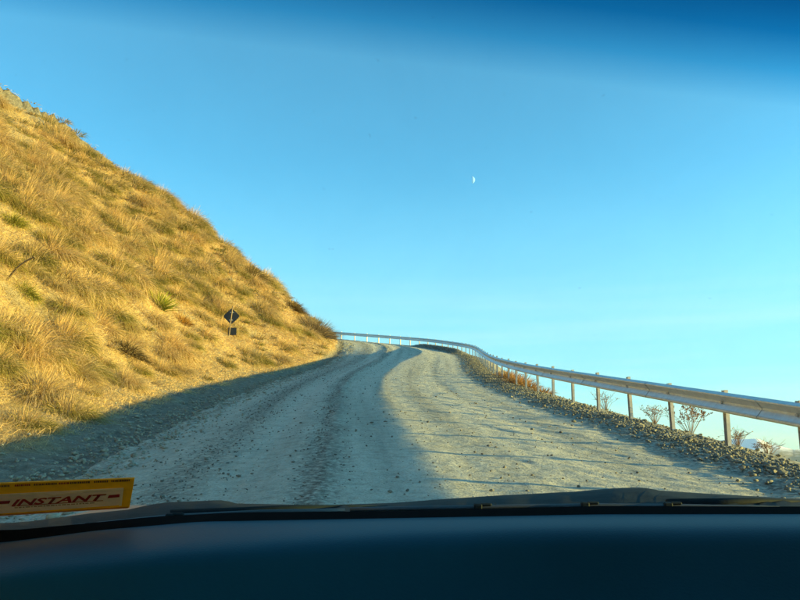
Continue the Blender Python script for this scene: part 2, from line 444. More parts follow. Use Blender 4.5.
def build_far():
    mv = simple('valley_ground', (0.17, 0.16, 0.09), 0.95, 0, 0.4, 0.0006)
    n = 81; g = np.linspace(-40000, 40000, n)
    X, Y = np.meshgrid(g, g); Z = -900 + 25 * fbm(X / 5000, Y / 5000, 3, 5)
    me = mesh_np('valley_floor', np.stack([X, Y, Z], -1).reshape(-1, 3), [grid_faces(n, n)], True)
    tag(link('valley_floor', me, mv), kind='structure')
    # the body of the mountain the road clings to
    m, nn, l, p = new_mat('far_mountain_rock')
    geo = n_ = nn.new('ShaderNodeNewGeometry'); sep = nn.new('ShaderNodeSeparateXYZ'); l.new(geo.outputs['Position'], sep.inputs[0])
    t = noise(nn, l, 0.0011, 6, 0.62, geo.outputs['Position'])
    rk = ramp(nn, l, t.outputs['Fac'], [(0.35, (0.10, 0.10, 0.085)), (0.65, (0.20, 0.175, 0.12))])
    add = nn.new('ShaderNodeMath'); add.operation = 'MULTIPLY_ADD'; add.inputs[1].default_value = 700.0; l.new(t.outputs['Fac'], add.inputs[0]); l.new(sep.outputs['Z'], add.inputs[2])
    mr = nn.new('ShaderNodeMapRange'); mr.inputs['From Min'].default_value = 50; mr.inputs['From Max'].default_value = 230
    l.new(add.outputs[0], mr.inputs['Value'])
    l.new(mix(nn, l, mr.outputs[0], rk.outputs[0], (0.82, 0.84, 0.88)), p.inputs['Base Color']); p.inputs['Roughness'].default_value = 0.9
    # ridge line by bearing (degrees right of straight ahead) -> height at 26 km
    def ridge(name, dist, prof, depth, seed):
        b = np.radians(np.linspace(-30, 75, 420)); k = 26
        q = np.linspace(-1, 1, k)
        top = np.interp(np.degrees(b), [a for a, _ in prof], [h for _, h in prof])
        top = top + 55 * fbm(b * 90, b * 0, 4, seed) 
        R = dist + depth * q[None] + 0 * b[:, None]
        shape = (1 - np.abs(q)) ** 1.1
        Xm = R * np.sin(b)[:, None]; Ym = R * np.cos(b)[:, None]
        rough = fbm(Xm / 1500, Ym / 1500, 5, seed + 3) * 260 * (shape * (1 - shape) * 3)[None]
        Zm = -930 + (top[:, None] + 930) * shape[None] + rough
        me = mesh_np(name, np.stack([Xm, Ym, Zm], -1).reshape(-1, 3), [grid_faces(len(b), k)], True)
        tag(link(name, me, m), kind='structure')
    ridge('mountain_range', 27000, [(-30, -350), (5, -300), (16, -60), (21, 130), (22.6, 215), (23.6, 230), (24.6, 190), (25.0, 40), (26.5, -120), (29, -170), (34, -200), (42, -60), (50, -280), (75, -350)], 5000, 7)
build_far()

# ---------------------------------------------------------------- guardrail
def build_guardrail():
    s0 = s_of_d(10.72); sp = 1.86
    a, b, c, _, _ = path_at(s_of_d(10.95))
    root = empty('guardrail', Vector(W(a, b, -CAMH - CLIMB * b + c)))
    tag(root, 'long galvanised steel guardrail on thin posts along the outer road edge', 'guardrail')
    inv = root.location
    up = Vector((0, 0, 1))
    # post: thin channel section
    bm = bmesh.new()
    pf = [(-0.045, 0), (0.045, 0), (0.045, -0.028), (0.037, -0.028), (0.037, -0.007), (-0.037, -0.007), (-0.037, -0.028), (-0.045, -0.028)]
    lo = [bm.verts.new((x, y * 1.9, -0.6)) for x, y in pf]; hi = [bm.verts.new((x, y * 1.9, 0.775)) for x, y in pf]
    for k in range(8): bm.faces.new((lo[k], lo[(k + 1) % 8], hi[(k + 1) % 8], hi[k]))
    bm.faces.new(lo[::-1]); bm.faces.new(hi)
    bmesh.ops.recalc_face_normals(bm, faces=bm.faces)
    post_me = bm_mesh('post', bm)
    post_me.materials.append(M_POST)
    bm = bmesh.new(); bmesh.ops.create_uvsphere(bm, u_segments=10, v_segments=6, radius=0.019)
    bolt_me = bm_mesh('bolt', bm, True); bolt_me.materials.append(M_POST)
    def frame(s):
        x, d, r, lx, ly = path_at(s)
        return x, d, -CAMH - CLIMB * d + r, lx, ly
    i0 = -int((s0 - s_of_d(-24)) / sp); i1 = int((S[-1] - 6 - s0) / sp)
    prng = random.Random(5)
    for i in range(i0, i1):
        s = s0 + i * sp
        x, d, u, lx, ly = frame(s)
        o = bpy.data.objects.new('post', post_me); COL.objects.link(o); o.parent = root
        p = Vector(W(x - lx * 0.06, d - ly * 0.06, u + prng.uniform(-0.012, 0.012))) - inv
        o.location = p
        yaw = math.atan2(ly, lx) - math.pi / 2
        o.rotation_euler = (prng.uniform(-0.018, 0.018), prng.uniform(-0.018, 0.018), yaw + math.pi / 2 + math.pi / 2)
        if -2 < i < 12:
            bo = bpy.data.objects.new('bolt', bolt_me); COL.objects.link(bo); bo.parent = o
            bo.matrix_parent_inverse = Matrix.Identity(4)
            Lw = Vector(W(lx, ly, 0)) - Vector((0, 0, CAMZ)); Lw.z = 0; Lw.normalize()
            M_ = Matrix.LocRotScale(o.location, o.rotation_euler, None)
            bo.matrix_local = M_.inverted() @ Matrix.Translation(Vector(W(x, d, u)) - inv + Lw * 0.022 + up * 0.60)
    # beam: W profile (towards road, up)
    zb, zt = 0.455, 0.745
    hh = zt - zb
    prof = [(0.000, 0.0), (0.010, 0.012), (0.060, 0.075), (0.078, 0.11), (0.078, 0.17), (0.060, 0.21), (0.012, 0.41), (0.0, 0.45), (0.0, 0.55), (0.012, 0.59), (0.060, 0.79), (0.078, 0.83), (0.078, 0.89), (0.060, 0.925), (0.010, 0.988), (0.0, 1.0)]
    prof = [(a, zb + hh * b) for a, b in prof]
    n = len(prof)
    L = sp * 2
    for j in range(i0 // 2, i1 // 2):
        sa, sb = s0 + j * L - 0.12 - sp / 2, s0 + (j + 1) * L + 0.12 - sp / 2
        ss = np.linspace(sa, sb, 9)
        verts = []
        for q, s in enumerate(ss):
            x, d, u, lx, ly = frame(s)
            off = 0.010 * (q / 8.0)        # each panel laps over the next
            base = Vector(W(x, d, u)) - inv
            Lw = Vector(W(lx, ly, 0)) - Vector((0, 0, CAMZ)); Lw.z = 0; Lw.normalize()
            for layer in (0.0, -0.004):
                for a, b in prof: verts.append(base + Lw * (a + 0.012 - off + layer) + up * b)
        faces = []
        for q in range(8):
            A = q * 2 * n; B = A + 2 * n
            for k in range(n - 1):
                faces.append((A + k, A + k + 1, B + k + 1, B + k))
                faces.append((A + n + k + 1, A + n + k, B + n + k, B + n + k + 1))
            faces.append((A + n, A, B, B + n)); faces.append((A + n - 1, A + 2 * n - 1, B + 2 * n - 1, B + n - 1))
        for k in range(n - 1):
            faces.append((k + 1, k, n + k, n + k + 1)); e = 8 * 2 * n; faces.append((e + k, e + k + 1, e + n + k + 1, e + n + k))
        me = bpy.data.meshes.new('beam'); me.from_pydata(verts, [], faces); me.update()
        for p in me.polygons: p.use_smooth = False
        link('beam', me, M_GALV, root)
build_guardrail()

# ---------------------------------------------------------------- stones
def stone_mesh(name, seed, sub=1):
    r = np.random.default_rng(seed)
    bm = bmesh.new(); bmesh.ops.create_icosphere(bm, subdivisions=sub, radius=0.5)
    sc = np.array([r.uniform(0.8, 1.25), r.uniform(0.7, 1.05), r.uniform(0.5, 0.8)])
    cuts = [(Vector(r.normal(size=3)).normalized(), r.uniform(0.20, 0.40)) for _ in range(10)]
    for v in bm.verts:
        for nrm, dd in cuts:
            e = v.co.dot(nrm) - dd
            if e > 0: v.co -= nrm * e
        v.co *= 1 + r.uniform(-0.05, 0.05)
        v.co = Vector((v.co.x * sc[0], v.co.y * sc[1], v.co.z * sc[2]))
    return bm_mesh(name, bm)

def scatter_stones(name, P, size, proto, mat, label, cat):
    vs0 = [np.array([v.co[:] for v in me.vertices]) for me in proto]
    fs0 = [np.array([p.vertices[:] for p in me.polygons]) for me in proto]
    allv, allf, off = [], [], 0
    for k in range(len(proto)):
        idx = np.nonzero(np.arange(len(P)) % len(proto) == k)[0]
        if len(idx) == 0: continue
        a = rng.uniform(0, 2 * np.pi, len(idx)); ca, sa = np.cos(a), np.sin(a)
        v = vs0[k][None] * size[idx, None, None] * np.stack([np.ones(len(idx)), rng.uniform(0.8, 1.2, len(idx)), rng.uniform(0.7, 1.2, len(idx))], -1)[:, None]
        x = v[..., 0] * ca[:, None] - v[..., 1] * sa[:, None]; y = v[..., 0] * sa[:, None] + v[..., 1] * ca[:, None]
        v = np.stack([x, y, v[..., 2]], -1) + P[idx][:, None]
        f = fs0[k][None] + (np.arange(len(idx)) * len(vs0[k]))[:, None, None] + off
        allv.append(v.reshape(-1, 3)); allf.append(f.reshape(-1, 3)); off += len(idx) * len(vs0[k])
    me = mesh_np(name, np.concatenate(allv), [np.concatenate(allf)])
    return tag(link(name, me, mat), label, cat, kind='stuff')

def road_pt(s, v, dz=0.0):
    x, d, r, lx, ly = path_at(s)
    return W(x + lx * v, d + ly * v, -CAMH - CLIMB * d + r + section(v) + camber(s, v) + mound(s, v) + dz)

def build_stones():
    protos = [stone_mesh('rock', 100 + k, 2) for k in range(7)]
    for me in protos: me.materials.append(M_STONE)
    small = [stone_mesh('pebble', 200 + k, 1) for k in range(6)]
    sA = s_of_d(6.0)
    # windrow of broken rock at the guardrail foot: the nearest ones singly
    n = 250
    s = sA + (rng.random(n) ** 1.25) * 17
    v = 0.36 + rng.normal(0, 0.22, n)
    v = np.clip(v, -0.35, 1.25)
    size = np.clip(rng.lognormal(-2.5, 0.36, n), 0.05, 0.19)
    P = road_pt(s, v, 0.0); P[:, 2] += size * 0.03 + 0.005
    for k in range(n):
        o = bpy.data.objects.new('rock', protos[k % 7]); COL.objects.link(o)
        o.location = P[k]; o.scale = (size[k],) * 3
        o.rotation_euler = (random.uniform(-0.5, 0.5), random.uniform(-0.5, 0.5), random.uniform(0, 6.28))
        k1 = int(math.floor((s[k] - s_of_d(10.95)) / 1.86 + 0.5)) + 1
        ords = ['nearest', 'second', 'third', 'fourth', 'fifth', 'sixth', 'seventh', 'eighth', 'ninth', 'tenth']
        near = 'short of the nearest post' if k1 < 0 else 'by the %s post' % ords[min(k1, 9)]
        tag(o, '%s rock on %s side of the berm %s' % ('large' if size[k] > 0.105 else ('small' if size[k] < 0.07 else 'middling'),
            'road' if v[k] > 0.6 else ('valley' if v[k] < 0.25 else 'top'), near), 'rock', 'rocks of the rubble berm at the guardrail foot')
    n = 14000
    s = sA - 4 + (rng.random(n) ** 1.3) * 68; v = np.clip(0.36 + rng.normal(0, 0.30, n), -0.6, 1.3)
    size = np.clip(rng.lognormal(-3.1, 0.4, n), 0.02, 0.11)
    P = road_pt(s, v, 0.0); P[:, 2] += 0.02
    scatter_stones('rubble', P, size, small, M_STONE, 'rubble and stones heaped along the guardrail foot', 'rubble')
    # loose stones on the carriageway and along the ditch
    n = 10000
    s = sA - 4 + (rng.random(n) ** 1.5) * 70; v = rng.uniform(1.2, 8.4, n)
    m = rng.random(n) < 0.38; v[m] = 5.55 + rng.normal(0, 0.14, m.sum())
    m = rng.random(n) < 0.28; v[m] = 7.0 + rng.normal(0, 0.3, m.sum())
    size = np.clip(rng.lognormal(-3.8, 0.5, n), 0.012, 0.075)
    P = road_pt(s, v, 0.004)
    scatter_stones('loose_gravel', P, size, small, M_PEBBLE, 'loose dark gravel scattered over the carriageway', 'gravel')
    n = 6500
    s = sA - 4 + (rng.random(n) ** 1.3) * 62; v = 8.75 + rng.normal(0, 0.5, n)
    size = np.clip(rng.lognormal(-3.05, 0.45, n), 0.02, 0.15)
    P = road_pt(s, v, 0.012 + 0.035 * sstep(8.6, 9.2, v))
    scatter_stones('ditch_stones', P, size, small, M_STONE, 'pale stones along the foot of the bank', 'gravel')
    # scree below the skyline
    n = 1800
    X = rng.uniform(-34, -16, n); D = rng.uniform(24, 60, n)
    u, vv, _ = terrain_u(X, D)
    keep = (vv > 21) & (fbm(X / 5, D / 5, 3, 79) > -0.1)
    P = W(X, D, u)[keep]
    scatter_stones('scree', P, np.clip(rng.lognormal(-2.1, 0.4, len(P)), 0.06, 0.28), small, M_SCREE, 'broken grey scree near the crest of the hill', 'scree')
build_stones()

# ---------------------------------------------------------------- grass
def blades(root, dirv, L, width, droop, cols_root, cols_tip, ts=(0.0, 0.4, 0.75, 1.0)):
    n = len(root); k = len(ts)
    side = np.cross(dirv, rng.normal(size=(n, 3))); side /= np.linalg.norm(side, axis=1)[:, None] + 1e-9
    vs = []; cs = []
    for j, t in enumerate(ts):
        p = root + L[:, None] * (dirv * t + droop * t * t)
        c = cols_root + (cols_tip - cols_root) * (t ** 0.8)
        if j < k - 1:
            w = (width * (1.0 - 0.55 * t))[:, None] * 0.5
            vs += [p - side * w, p + side * w]; cs += [c, c]
        else:
            vs.append(p); cs.append(c)
    nv = 2 * (k - 1) + 1
    V = np.stack(vs, 1); C = np.stack(cs, 1)
    off = (np.arange(n) * nv)[:, None]
    q = [off + np.array([[2 * j, 2 * j + 1, 2 * j + 3, 2 * j + 2]]) for j in range(k - 2)]
    t_ = off + np.array([[nv - 3, nv - 2, nv - 1]])
    F = [np.concatenate(q)] if q else []
    return V.reshape(-1, 3), F + [t_], C.reshape(-1, 3)

GOLD = np.array([0.58, 0.41, 0.20]); PALE = np.array([0.74, 0.595, 0.38]); OLIVE = np.array([0.14, 0.13, 0.022]); BROWN = np.array([0.36, 0.25, 0.10])
GREEN = np.array([0.14, 0.18, 0.03])

def tussock_arrays(n, R, H, wid, green=0.4, spread=1.0, comb=(0.05, -0.02), ts=(0.0, 0.35, 0.7, 1.0), stiff=0.0):
    a = rng.uniform(0, 2 * np.pi, n); q = np.sqrt(rng.random(n)); r = R * 0.62 * q
    root = np.stack([np.cos(a) * r, np.sin(a) * r, -0.04 - 0.05 * q], -1)
    tilt = spread * np.clip(0.10 + 0.80 * q + rng.normal(0, 0.16, n), 0.02, 1.3)
    a2 = a + rng.normal(0, 0.45, n)
    dirv = np.stack([np.cos(a2) * np.sin(tilt), np.sin(a2) * np.sin(tilt), np.cos(tilt)], -1)
    L = H * rng.uniform(0.75, 1.2, n)
    dr = np.zeros((n, 3)); dr[:, 2] = -(0.45 + 0.55 * np.sin(tilt)) * rng.uniform(0.75, 1.3, n) * (1 - stiff)
    dr[:, 0] = comb[0] * rng.uniform(0.3, 1.7, n) * (1 - stiff); dr[:, 1] = comb[1] * rng.uniform(0.5, 1.5, n)
    # outer skirt olive with the clump's shade painted in, inner shoots straw pale
    g = (rng.random(n) < green * np.clip(0.1 + 1.6 * (q - 0.25), 0.05, 1.6))[:, None]
    cr = np.where(g, OLIVE + (GREEN - OLIVE) * rng.random((n, 1)) * 0.7, BROWN + (GOLD - BROWN) * rng.random((n, 1)) * 0.5)
    ct = (GOLD + (PALE - GOLD) * rng.random((n, 1))) * rng.uniform(0.75, 1.1, (n, 1))
    ct = np.where(g, OLIVE * 1.3 + (GOLD - OLIVE) * rng.random((n, 1)) * 0.5, ct)
    return root, dirv, L, np.full(n, wid), dr, cr, ct, ts

def tussock_mesh(name, *a, **k):
    V, F, C = blades(*tussock_arrays(*a, **k))
    me = mesh_np(name, V, F, False, C); me.materials.append(M_BLADE); return me

def slope_frame(X, d):
    e = 0.4
    u0 = terrain_u(X, d)[0]; ux = terrain_u(X + e, d)[0]; ud = terrain_u(X, d + e)[0]
    p = W(X, d, u0); tx = W(X + e, d, ux) - p; td = W(X, d + e, ud) - p
    nrm = np.cross(tx, td); nrm /= np.linalg.norm(nrm, axis=-1)[..., None]
    return p, nrm

def in_frame(P, margin=40):
    q = P - np.array([0, 0, CAMZ]); d = q[:, 1] * CP + q[:, 2] * SP; u = -q[:, 1] * SP + q[:, 2] * CP
    x = 400 + q[:, 0] / np.maximum(d, 0.1) * FPX; y = 300 - u / np.maximum(d, 0.1) * FPX
    return (d > 1) & (x > -margin) & (x < 800 + margin) & (y > -margin) & (y < 600 + margin), x, y, d

def build_tussocks():
    kinds = []
    for k in range(5): kinds.append(tussock_mesh('tussock', 1500, 0.62, 0.62 + 0.06 * k, 0.0075, green=0.50 + 0.08 * k))
    for k in range(3): kinds.append(tussock_mesh('tussock', 1300, 0.60, 0.54 + 0.08 * k, 0.0075, green=1.0, spread=0.95))
    for k in range(3): kinds.append(tussock_mesh('tussock', 1500, 0.60, 0.72 + 0.07 * k, 0.0075, green=0.25, comb=(0.12, -0.05)))
    # candidates on a jittered grid
    g = 0.84
    gx, gd = np.meshgrid(np.arange(-48, -4, g), np.arange(6, 86, g))
    X = (gx + rng.uniform(-0.42, 0.42, gx.shape) * g * 1.1).ravel(); D = (gd + rng.uniform(-0.42, 0.42, gd.shape) * g * 1.1).ravel()
    u, v, s = terrain_u(X, D); v = v + foot_shift(v, s)
    dens = 0.85 + 0.6 * fbm(X / 4, D / 4, 3, 95)
    sc_ = sstep(23, 29, v + 4 * fbm(X / 6, D / 6, 3, 77)); dens = dens * (1 - 0.62 * sc_)
    dens = dens * (0.5 + 0.5 * sstep(10.6, 12.2, v))
    keep = (v > 10.5) & (v < 60) & (rng.random(len(X)) < dens)
    for qx, qy in ((160, 306), (12, 222), (26, 292), (182, 322), (65, 282), (238, 330), (205, 336), (247, 362), (252, 276), (293, 309), (315, 333), (112, 161), (228, 337), (6, 282)):
        hq = hit(qx, qy)
        if hq is not None:
            fw = np.array([hq[0], hq[1]]) / math.hypot(hq[0], hq[1]); rx, rd = X - hq[0], D - hq[1]
            al = rx * fw[0] + rd * fw[1]; ac = np.abs(rx * fw[1] - rd * fw[0])
            keep &= ~((al < 0.6) & (al > -1.3) & (ac < 0.6))      # room for the single plants and the sign
    X, D, v = X[keep], D[keep], v[keep]
    P, N = slope_frame(X, D)
    vis, px, py, dep = in_frame(P)
    # drop those behind the nose of the hill
    tocam = np.array([0, 0, CAMZ]) - P; facing = (tocam * N).sum(-1) / np.linalg.norm(tocam, axis=1)
    vis &= facing > -0.12
    size = np.clip(rng.lognormal(0.0, 0.30, len(X)), 0.5, 1.6) * (1 + 0.25 * (1 - sstep(14, 24, np.hypot(X, D)))) * (0.85 + 0.3 * sstep(11, 16, v))
    size = np.where(dep < 14, np.minimum(size, 0.85), size)
    order = np.argsort(np.where(vis, dep / size, 1e9))
    single = order[:288]; rest = order[288:]; rest = rest[vis[rest]]
    for j in single:
        kind = int(rng.choice(len(kinds), p=[.10] * 5 + [.09] * 3 + [.23 / 3] * 3))
        o = bpy.data.objects.new('tussock', kinds[kind]); COL.objects.link(o)
        o.location = P[j]
        nn = Vector(N[j]).lerp(Vector((0, 0, 1)), 0.55).normalized()
        q = nn.to_track_quat('Z', 'Y').to_matrix().to_4x4() 
        o.rotation_euler = (Vector((0, 0, 1)).rotation_difference(nn).to_matrix().to_4x4() @ Matrix.Rotation(random.uniform(-0.5, 0.5), 4, 'Z')).to_euler()
        sc = size[j]; o.scale = (sc * random.uniform(0.85, 1.3), sc * random.uniform(0.85, 1.3), sc * random.uniform(0.95, 1.35))
        where = ('low on the bank' if v[j] < 12.5 else 'on the lower slope' if v[j] < 15 else 'at mid slope' if v[j] < 19 else 'high on the slope') + ' ' + \
            ('at the left picture edge' if px[j] < 50 else 'well left of the sign' if px[j] < 130 else 'just left of the sign' if px[j] < 215 else 'near the sign' if px[j] < 250 else 'towards the bend')
        big_ = 'broad ' if size[j] > 1.2 else ('small ' if size[j] < 0.95 else '')
        what = 'green hearted tussock' if 5 <= kind < 8 else ('pale straw tussock' if kind >= 8 else 'golden tussock')
        tag(o, big_ + what + ' ' + where, 'tussock', 'tussocks on the sunlit hillside')
    # the remaining, smaller in view
    VV, FQ, FT, CC, off = [], [], [], [], 0
    for j in rest:
        big = dep[j]
        nb = int(np.clip(5200 / big, 70, 210)); wid = float(np.clip(0.0006 * big, 0.012, 0.035))
        arr = list(tussock_arrays(nb, 0.56 * size[j], 0.60 * size[j], wid, green=float(rng.choice([0.2, 0.45, 0.75], p=[.3, .4, .3])), ts=(0.0, 0.5, 1.0)))
        f = rng.uniform(0.8, 1.15); arr[5] = arr[5] * f; arr[6] = arr[6] * f
        V, F, C = blades(*arr)
        VV.append(V + P[j]); CC.append(C); FQ.append(F[0] + off); FT.append(F[1] + off); off += len(V)
    if VV: me = mesh_np('far_tussocks', np.concatenate(VV), [np.concatenate(FQ), np.concatenate(FT)], False, np.concatenate(CC))
    if VV: tag(link('far_tussocks', me, M_BLADE), 'farther golden tussocks covering the upper hillside', 'tussocks', kind='stuff')
    print('TUSSOCKS', len(single), len(rest))
build_tussocks()

def build_cover():
    n = 620000
    X = -4.0 - 34 * rng.random(n) ** 1.25; D = 7 + 62 * rng.random(n) ** 1.35
    v, s = nearest(X, D); v = v + foot_shift(v, s)
    k = (v > 9.7) & (v < 58) & (rng.random(n) < sstep(9.6, 10.5, v + 0.5 * fbm(X / 0.8, D / 0.8, 2, 12)))
    X, D, v = X[k], D[k], v[k]
    sc_ = sstep(23, 29, v + 4 * fbm(X / 6, D / 6, 3, 77))
    k = rng.random(len(X)) > 0.8 * sc_
    X, D, v = X[k], D[k], v[k]
    P, N = slope_frame(X, D)
    vis, px, py, dep = in_frame(P, 60)
    tocam = np.array([0, 0, CAMZ]) - P; vis &= ((tocam * N).sum(-1) / np.linalg.norm(tocam, axis=1)) > -0.1
    P, N, dep, X, D, v = P[vis], N[vis], dep[vis], X[vis], D[vis], v[vis]
    m = len(P)
    ang = 3.5 * fbm(X / 2.2, D / 2.2, 2, 51)      # combed in swirls
    comb = np.stack([0.75 + 0 * ang, np.sin(ang) * 0.75, -0.25 + 0 * ang], -1)
    dirv = N * 0.55 + np.array([0, 0, 0.5]) + comb * rng.uniform(0.0, 0.5, (m, 1)) + rng.normal(0, 0.42, (m, 3)); dirv /= np.linalg.norm(dirv, axis=1)[:, None]
    L = rng.uniform(0.13, 0.38, m) * (1 + 0.9 * (1 - sstep(13, 26, dep))) * (0.55 + 0.45 * sstep(10.5, 13, v)) * (0.8 + 0.5 * np.clip(fbm(X / 1.5, D / 1.5, 2, 61) + 0.4, 0, 1))
    dr = np.stack([rng.uniform(-0.05, 0.3, m), rng.normal(0, 0.2, m), -rng.uniform(0.5, 1.15, m)], -1)
    f = 1.22 + 0.30 * fbm(X / 1.8, D / 1.8, 3, 71)[:, None] + rng.normal(0, 0.12, (m, 1))
    cr = (BROWN + (GOLD - BROWN) * rng.random((m, 1))) * f; ct = (GOLD + (PALE - GOLD) * rng.random((m, 1)) * 1.2) * f
    gr = np.clip(fbm(X / 1.3, D / 1.3, 2, 99) * 2.0 - 0.75, 0, 0.6)[:, None]
    cr = cr * (1 - gr) + OLIVE * gr; ct = ct * (1 - gr * 0.5) + OLIVE * 1.8 * gr * 0.5
    V, F, C = blades(P, dirv, L, np.clip(0.0005 * dep, 0.006, 0.028), dr, np.clip(cr, 0.01, 1), np.clip(ct, 0.01, 1), (0.0, 0.5, 1.0))
    me = mesh_np('dry_grass', V, F, False, C)
    tag(link('dry_grass', me, M_BLADE), 'dry golden grass matted over the hillside', 'grass', kind='stuff')
    print('COVER', m)
build_cover()


# ---------------------------------------------------------------- single plants on the hill
def stand(o, X, d, u, lean=0.5):
    p, nrm = slope_frame(np.array([X]), np.array([d]))
    o.location = p[0]
    nn = Vector(nrm[0]).lerp(Vector((0, 0, 1)), lean).normalized()
    o.rotation_euler = Vector((0, 0, 1)).rotation_difference(nn).to_euler()

def plant_mesh(name, n, R, H, wid, cr, ct, spread, stiff):
    root, dirv, L, w, dr, c0, c1, ts = tussock_arrays(n, R, H, wid, spread=spread, stiff=stiff)
    f = rng.uniform(0.7, 1.25, (n, 1))
    V, F, C = blades(root, dirv, L, w, dr, np.array(cr) * f, np.array(ct) * f, ts)
    me = mesh_np(name, V, F, False, C); me.materials.append(M_BLADE); return me

def build_single_plants():
    spots = [  # px, py of the foot, kind, label, height
        (160, 306, 'spear', 'yellow green spiky speargrass standing alone on the lower hillside', 0.8),
        (12, 222, 'green', 'bright green tussock at the left edge of the picture', 0.8),
        (26, 292, 'green', 'small green tussock below the dead stalk at the left', 0.55),
        (182, 322, 'rust', 'small rusty orange shrub left of the diamond sign', 0.45),
        (65, 282, 'giant', 'very broad drooping tussock with a green shaded heart on the near slope', 1.25),
        (238, 330, 'greenheart', 'green hearted tussock directly behind the diamond sign', 0.75),
        (205, 336, 'greenheart', 'round tussock left of the diamond sign pole', 0.75),
        (247, 362, 'greenheart', 'round green tussock at the bank foot right of the diamond sign', 0.7),
        (252, 276, 'dark', 'dark brown rounded shrub on the skyline above the sign', 1.35),
        (293, 309, 'dark', 'low brown shrub on the skyline between sign and bend', 1.1),
        (315, 333, 'grey', 'grey twiggy round shrub at the nose of the hill by the bend', 1.4),
        (112, 161, 'dark', 'dark low shrub on the upper skyline', 0.7),
        (125, 350, 'dark', 'dark brown tussock in matted grass above the ditch', 0.55)]
    for px, py, kind, label, H in spots:
        h = hit(px, py)
        if h is None: print('NOHIT', px, py); continue
        if kind == 'spear': me = plant_mesh('speargrass', 170, 0.45, H, 0.03, (0.08, 0.10, 0.012), (0.36, 0.38, 0.05), 0.95, 0.85)
        elif kind == 'green': me = plant_mesh('green_tussock', 520, 0.5, H, 0.012, (0.10, 0.12, 0.015), (0.36, 0.33, 0.06), 0.9, 0.1)
        elif kind == 'rust': me = plant_mesh('rusty_shrub', 260, 0.5, H, 0.02, (0.16, 0.09, 0.02), (0.44, 0.24, 0.05), 1.0, 0.7)
        elif kind == 'giant': me = tussock_mesh('broad_tussock', 1500, 0.9, H, 0.011, green=0.5)
        elif kind == 'greenheart': me = tussock_mesh('green_hearted_tussock', 560, 0.5, H, 0.013, green=0.75, spread=0.9)
        elif kind == 'dark': me = plant_mesh('brown_shrub', 620, 0.8, H, 0.02, (0.07, 0.055, 0.02), (0.21, 0.15, 0.065), 1.05, 0.4)
        else: me = plant_mesh('twiggy_shrub', 900, 1.0, H, 0.018, (0.10, 0.085, 0.06), (0.24, 0.19, 0.14), 1.15, 0.9)
        o = link(me.name.split('.')[0], me); stand(o, *h, lean=0.4)
        if kind in ('grey', 'dark', 'giant'): o.scale = (1.15, 1.15, 0.9)
        tag(o, label, 'shrub' if kind in ('dark', 'grey', 'rust') else 'grass plant')
    # dead stalks
    ms = simple('dead_stalk_wood', (0.16, 0.115, 0.06), 0.9, 0, 0.3, 60)
    for (px, py), (ex, ey), r, label in (((6, 282), (35, 257), 0.035, 'thick dead flower stalk leaning across the grass at the left'), ((233, 252), (236, 243), 0.025, 'thin dead stalk standing on the skyline')):
        h = hit(px, py)
        if h is None: continue
        X, d, u = h
        a = W(X, d, u - 0.05)
        b = W((ex - 400) / FPX * (d - 0.3), d - 0.3, (300 - ey) / FPX * (d - 0.3))
        bm = bmesh.new(); L = (b - a)
        pts = [a + L * t + np.array([0, 0, 0.10 * math.sin(math.pi * t)]) * np.linalg.norm(L) for t in np.linspace(0, 1, 9)]
        org = Vector(pts[0])
        add_tube(bm, [Vector(p) - org for p in pts], r, 7, r * 0.55)
        r2 = random.Random(2)
        for t in range(1, 8):
            for q in range(4):
                p = Vector(pts[t]) - org; dv = Vector((r2.uniform(-1, 1), r2.uniform(-1, 1), r2.uniform(-0.2, 1))).normalized()
                add_tube(bm, [p, p + dv * r * 3.2], r * 0.25, 4, r * 0.08)
        o = link('dead_stalk', bm_mesh('dead_stalk', bm), ms); o.location = org
        tag(o, label, 'stalk')
build_single_plants()

# ---------------------------------------------------------------- warning sign seen from behind
def build_sign():
    h = hit(228.5, 337)
    X, d, u = h
    k = d / FPX                                   # metres per picture pixel at the sign
    root = empty('road_sign', Vector(W(X, d, u)))
    tag(root, 'diamond road sign seen from behind on a thin pole at the bank', 'sign')
    md = simple('sign_back_paint', (0.028, 0.033, 0.036), 0.5, 0.0, 0.2, 8)
    mp = simple('sign_pole_wood', (0.19, 0.145, 0.10), 0.75, 0.0, 0.2, 25)
    H = 31 * k
    lean = 0.10
    bm = bmesh.new(); add_tube(bm, [(0, 0, -0.3), (lean * H * 0.5, 0, H * 0.5), (lean * H, 0, H)], 0.026 if k > .03 else 0.75 * k, 10)
    link('pole', bm_mesh('pole', bm, False), mp, root)
    def plate(name, cx, cz, pts, bev):
        bm = bmesh.new()
        A = [bm.verts.new((cx + x, 0.035, cz + z)) for x, z in pts]; B = [bm.verts.new((cx + x, 0.043, cz + z)) for x, z in pts]
        bm.faces.new(A); bm.faces.new(B[::-1])
        for i in range(len(pts)): bm.faces.new((A[i - 1], A[i], B[i], B[i - 1]))
        bmesh.ops.recalc_face_normals(bm, faces=bm.faces)
        return link(name, bm_mesh(name, bm), md, root)
    r = 8.6 * k; c = r * 0.12
    zc = 20.5 * k
    dp = plate('diamond_plate', lean * zc, zc, [(r - c, -c), (r - c, c), (c, r - c), (-c, r - c), (-r + c, c), (-r + c, -c), (-c, -r + c), (c, -r + c)], 0)
    w = 4.2 * k
    plate('lower_plate', lean * 6 * k + 2.8 * k, 5.2 * k, [(-w, -w * 0.9), (w, -w * 0.9), (w, w * 0.9), (-w, w * 0.9)], 0)
    for z in (zc - r * 0.45, zc + r * 0.45):
        bm = bmesh.new(); add_box(bm, (lean * z, 0.026, z), (0.16, 0.03, 0.03)); link('bracket', bm_mesh('bracket', bm), M_GALV, root)
    print('SIGN', d, k)
build_sign()

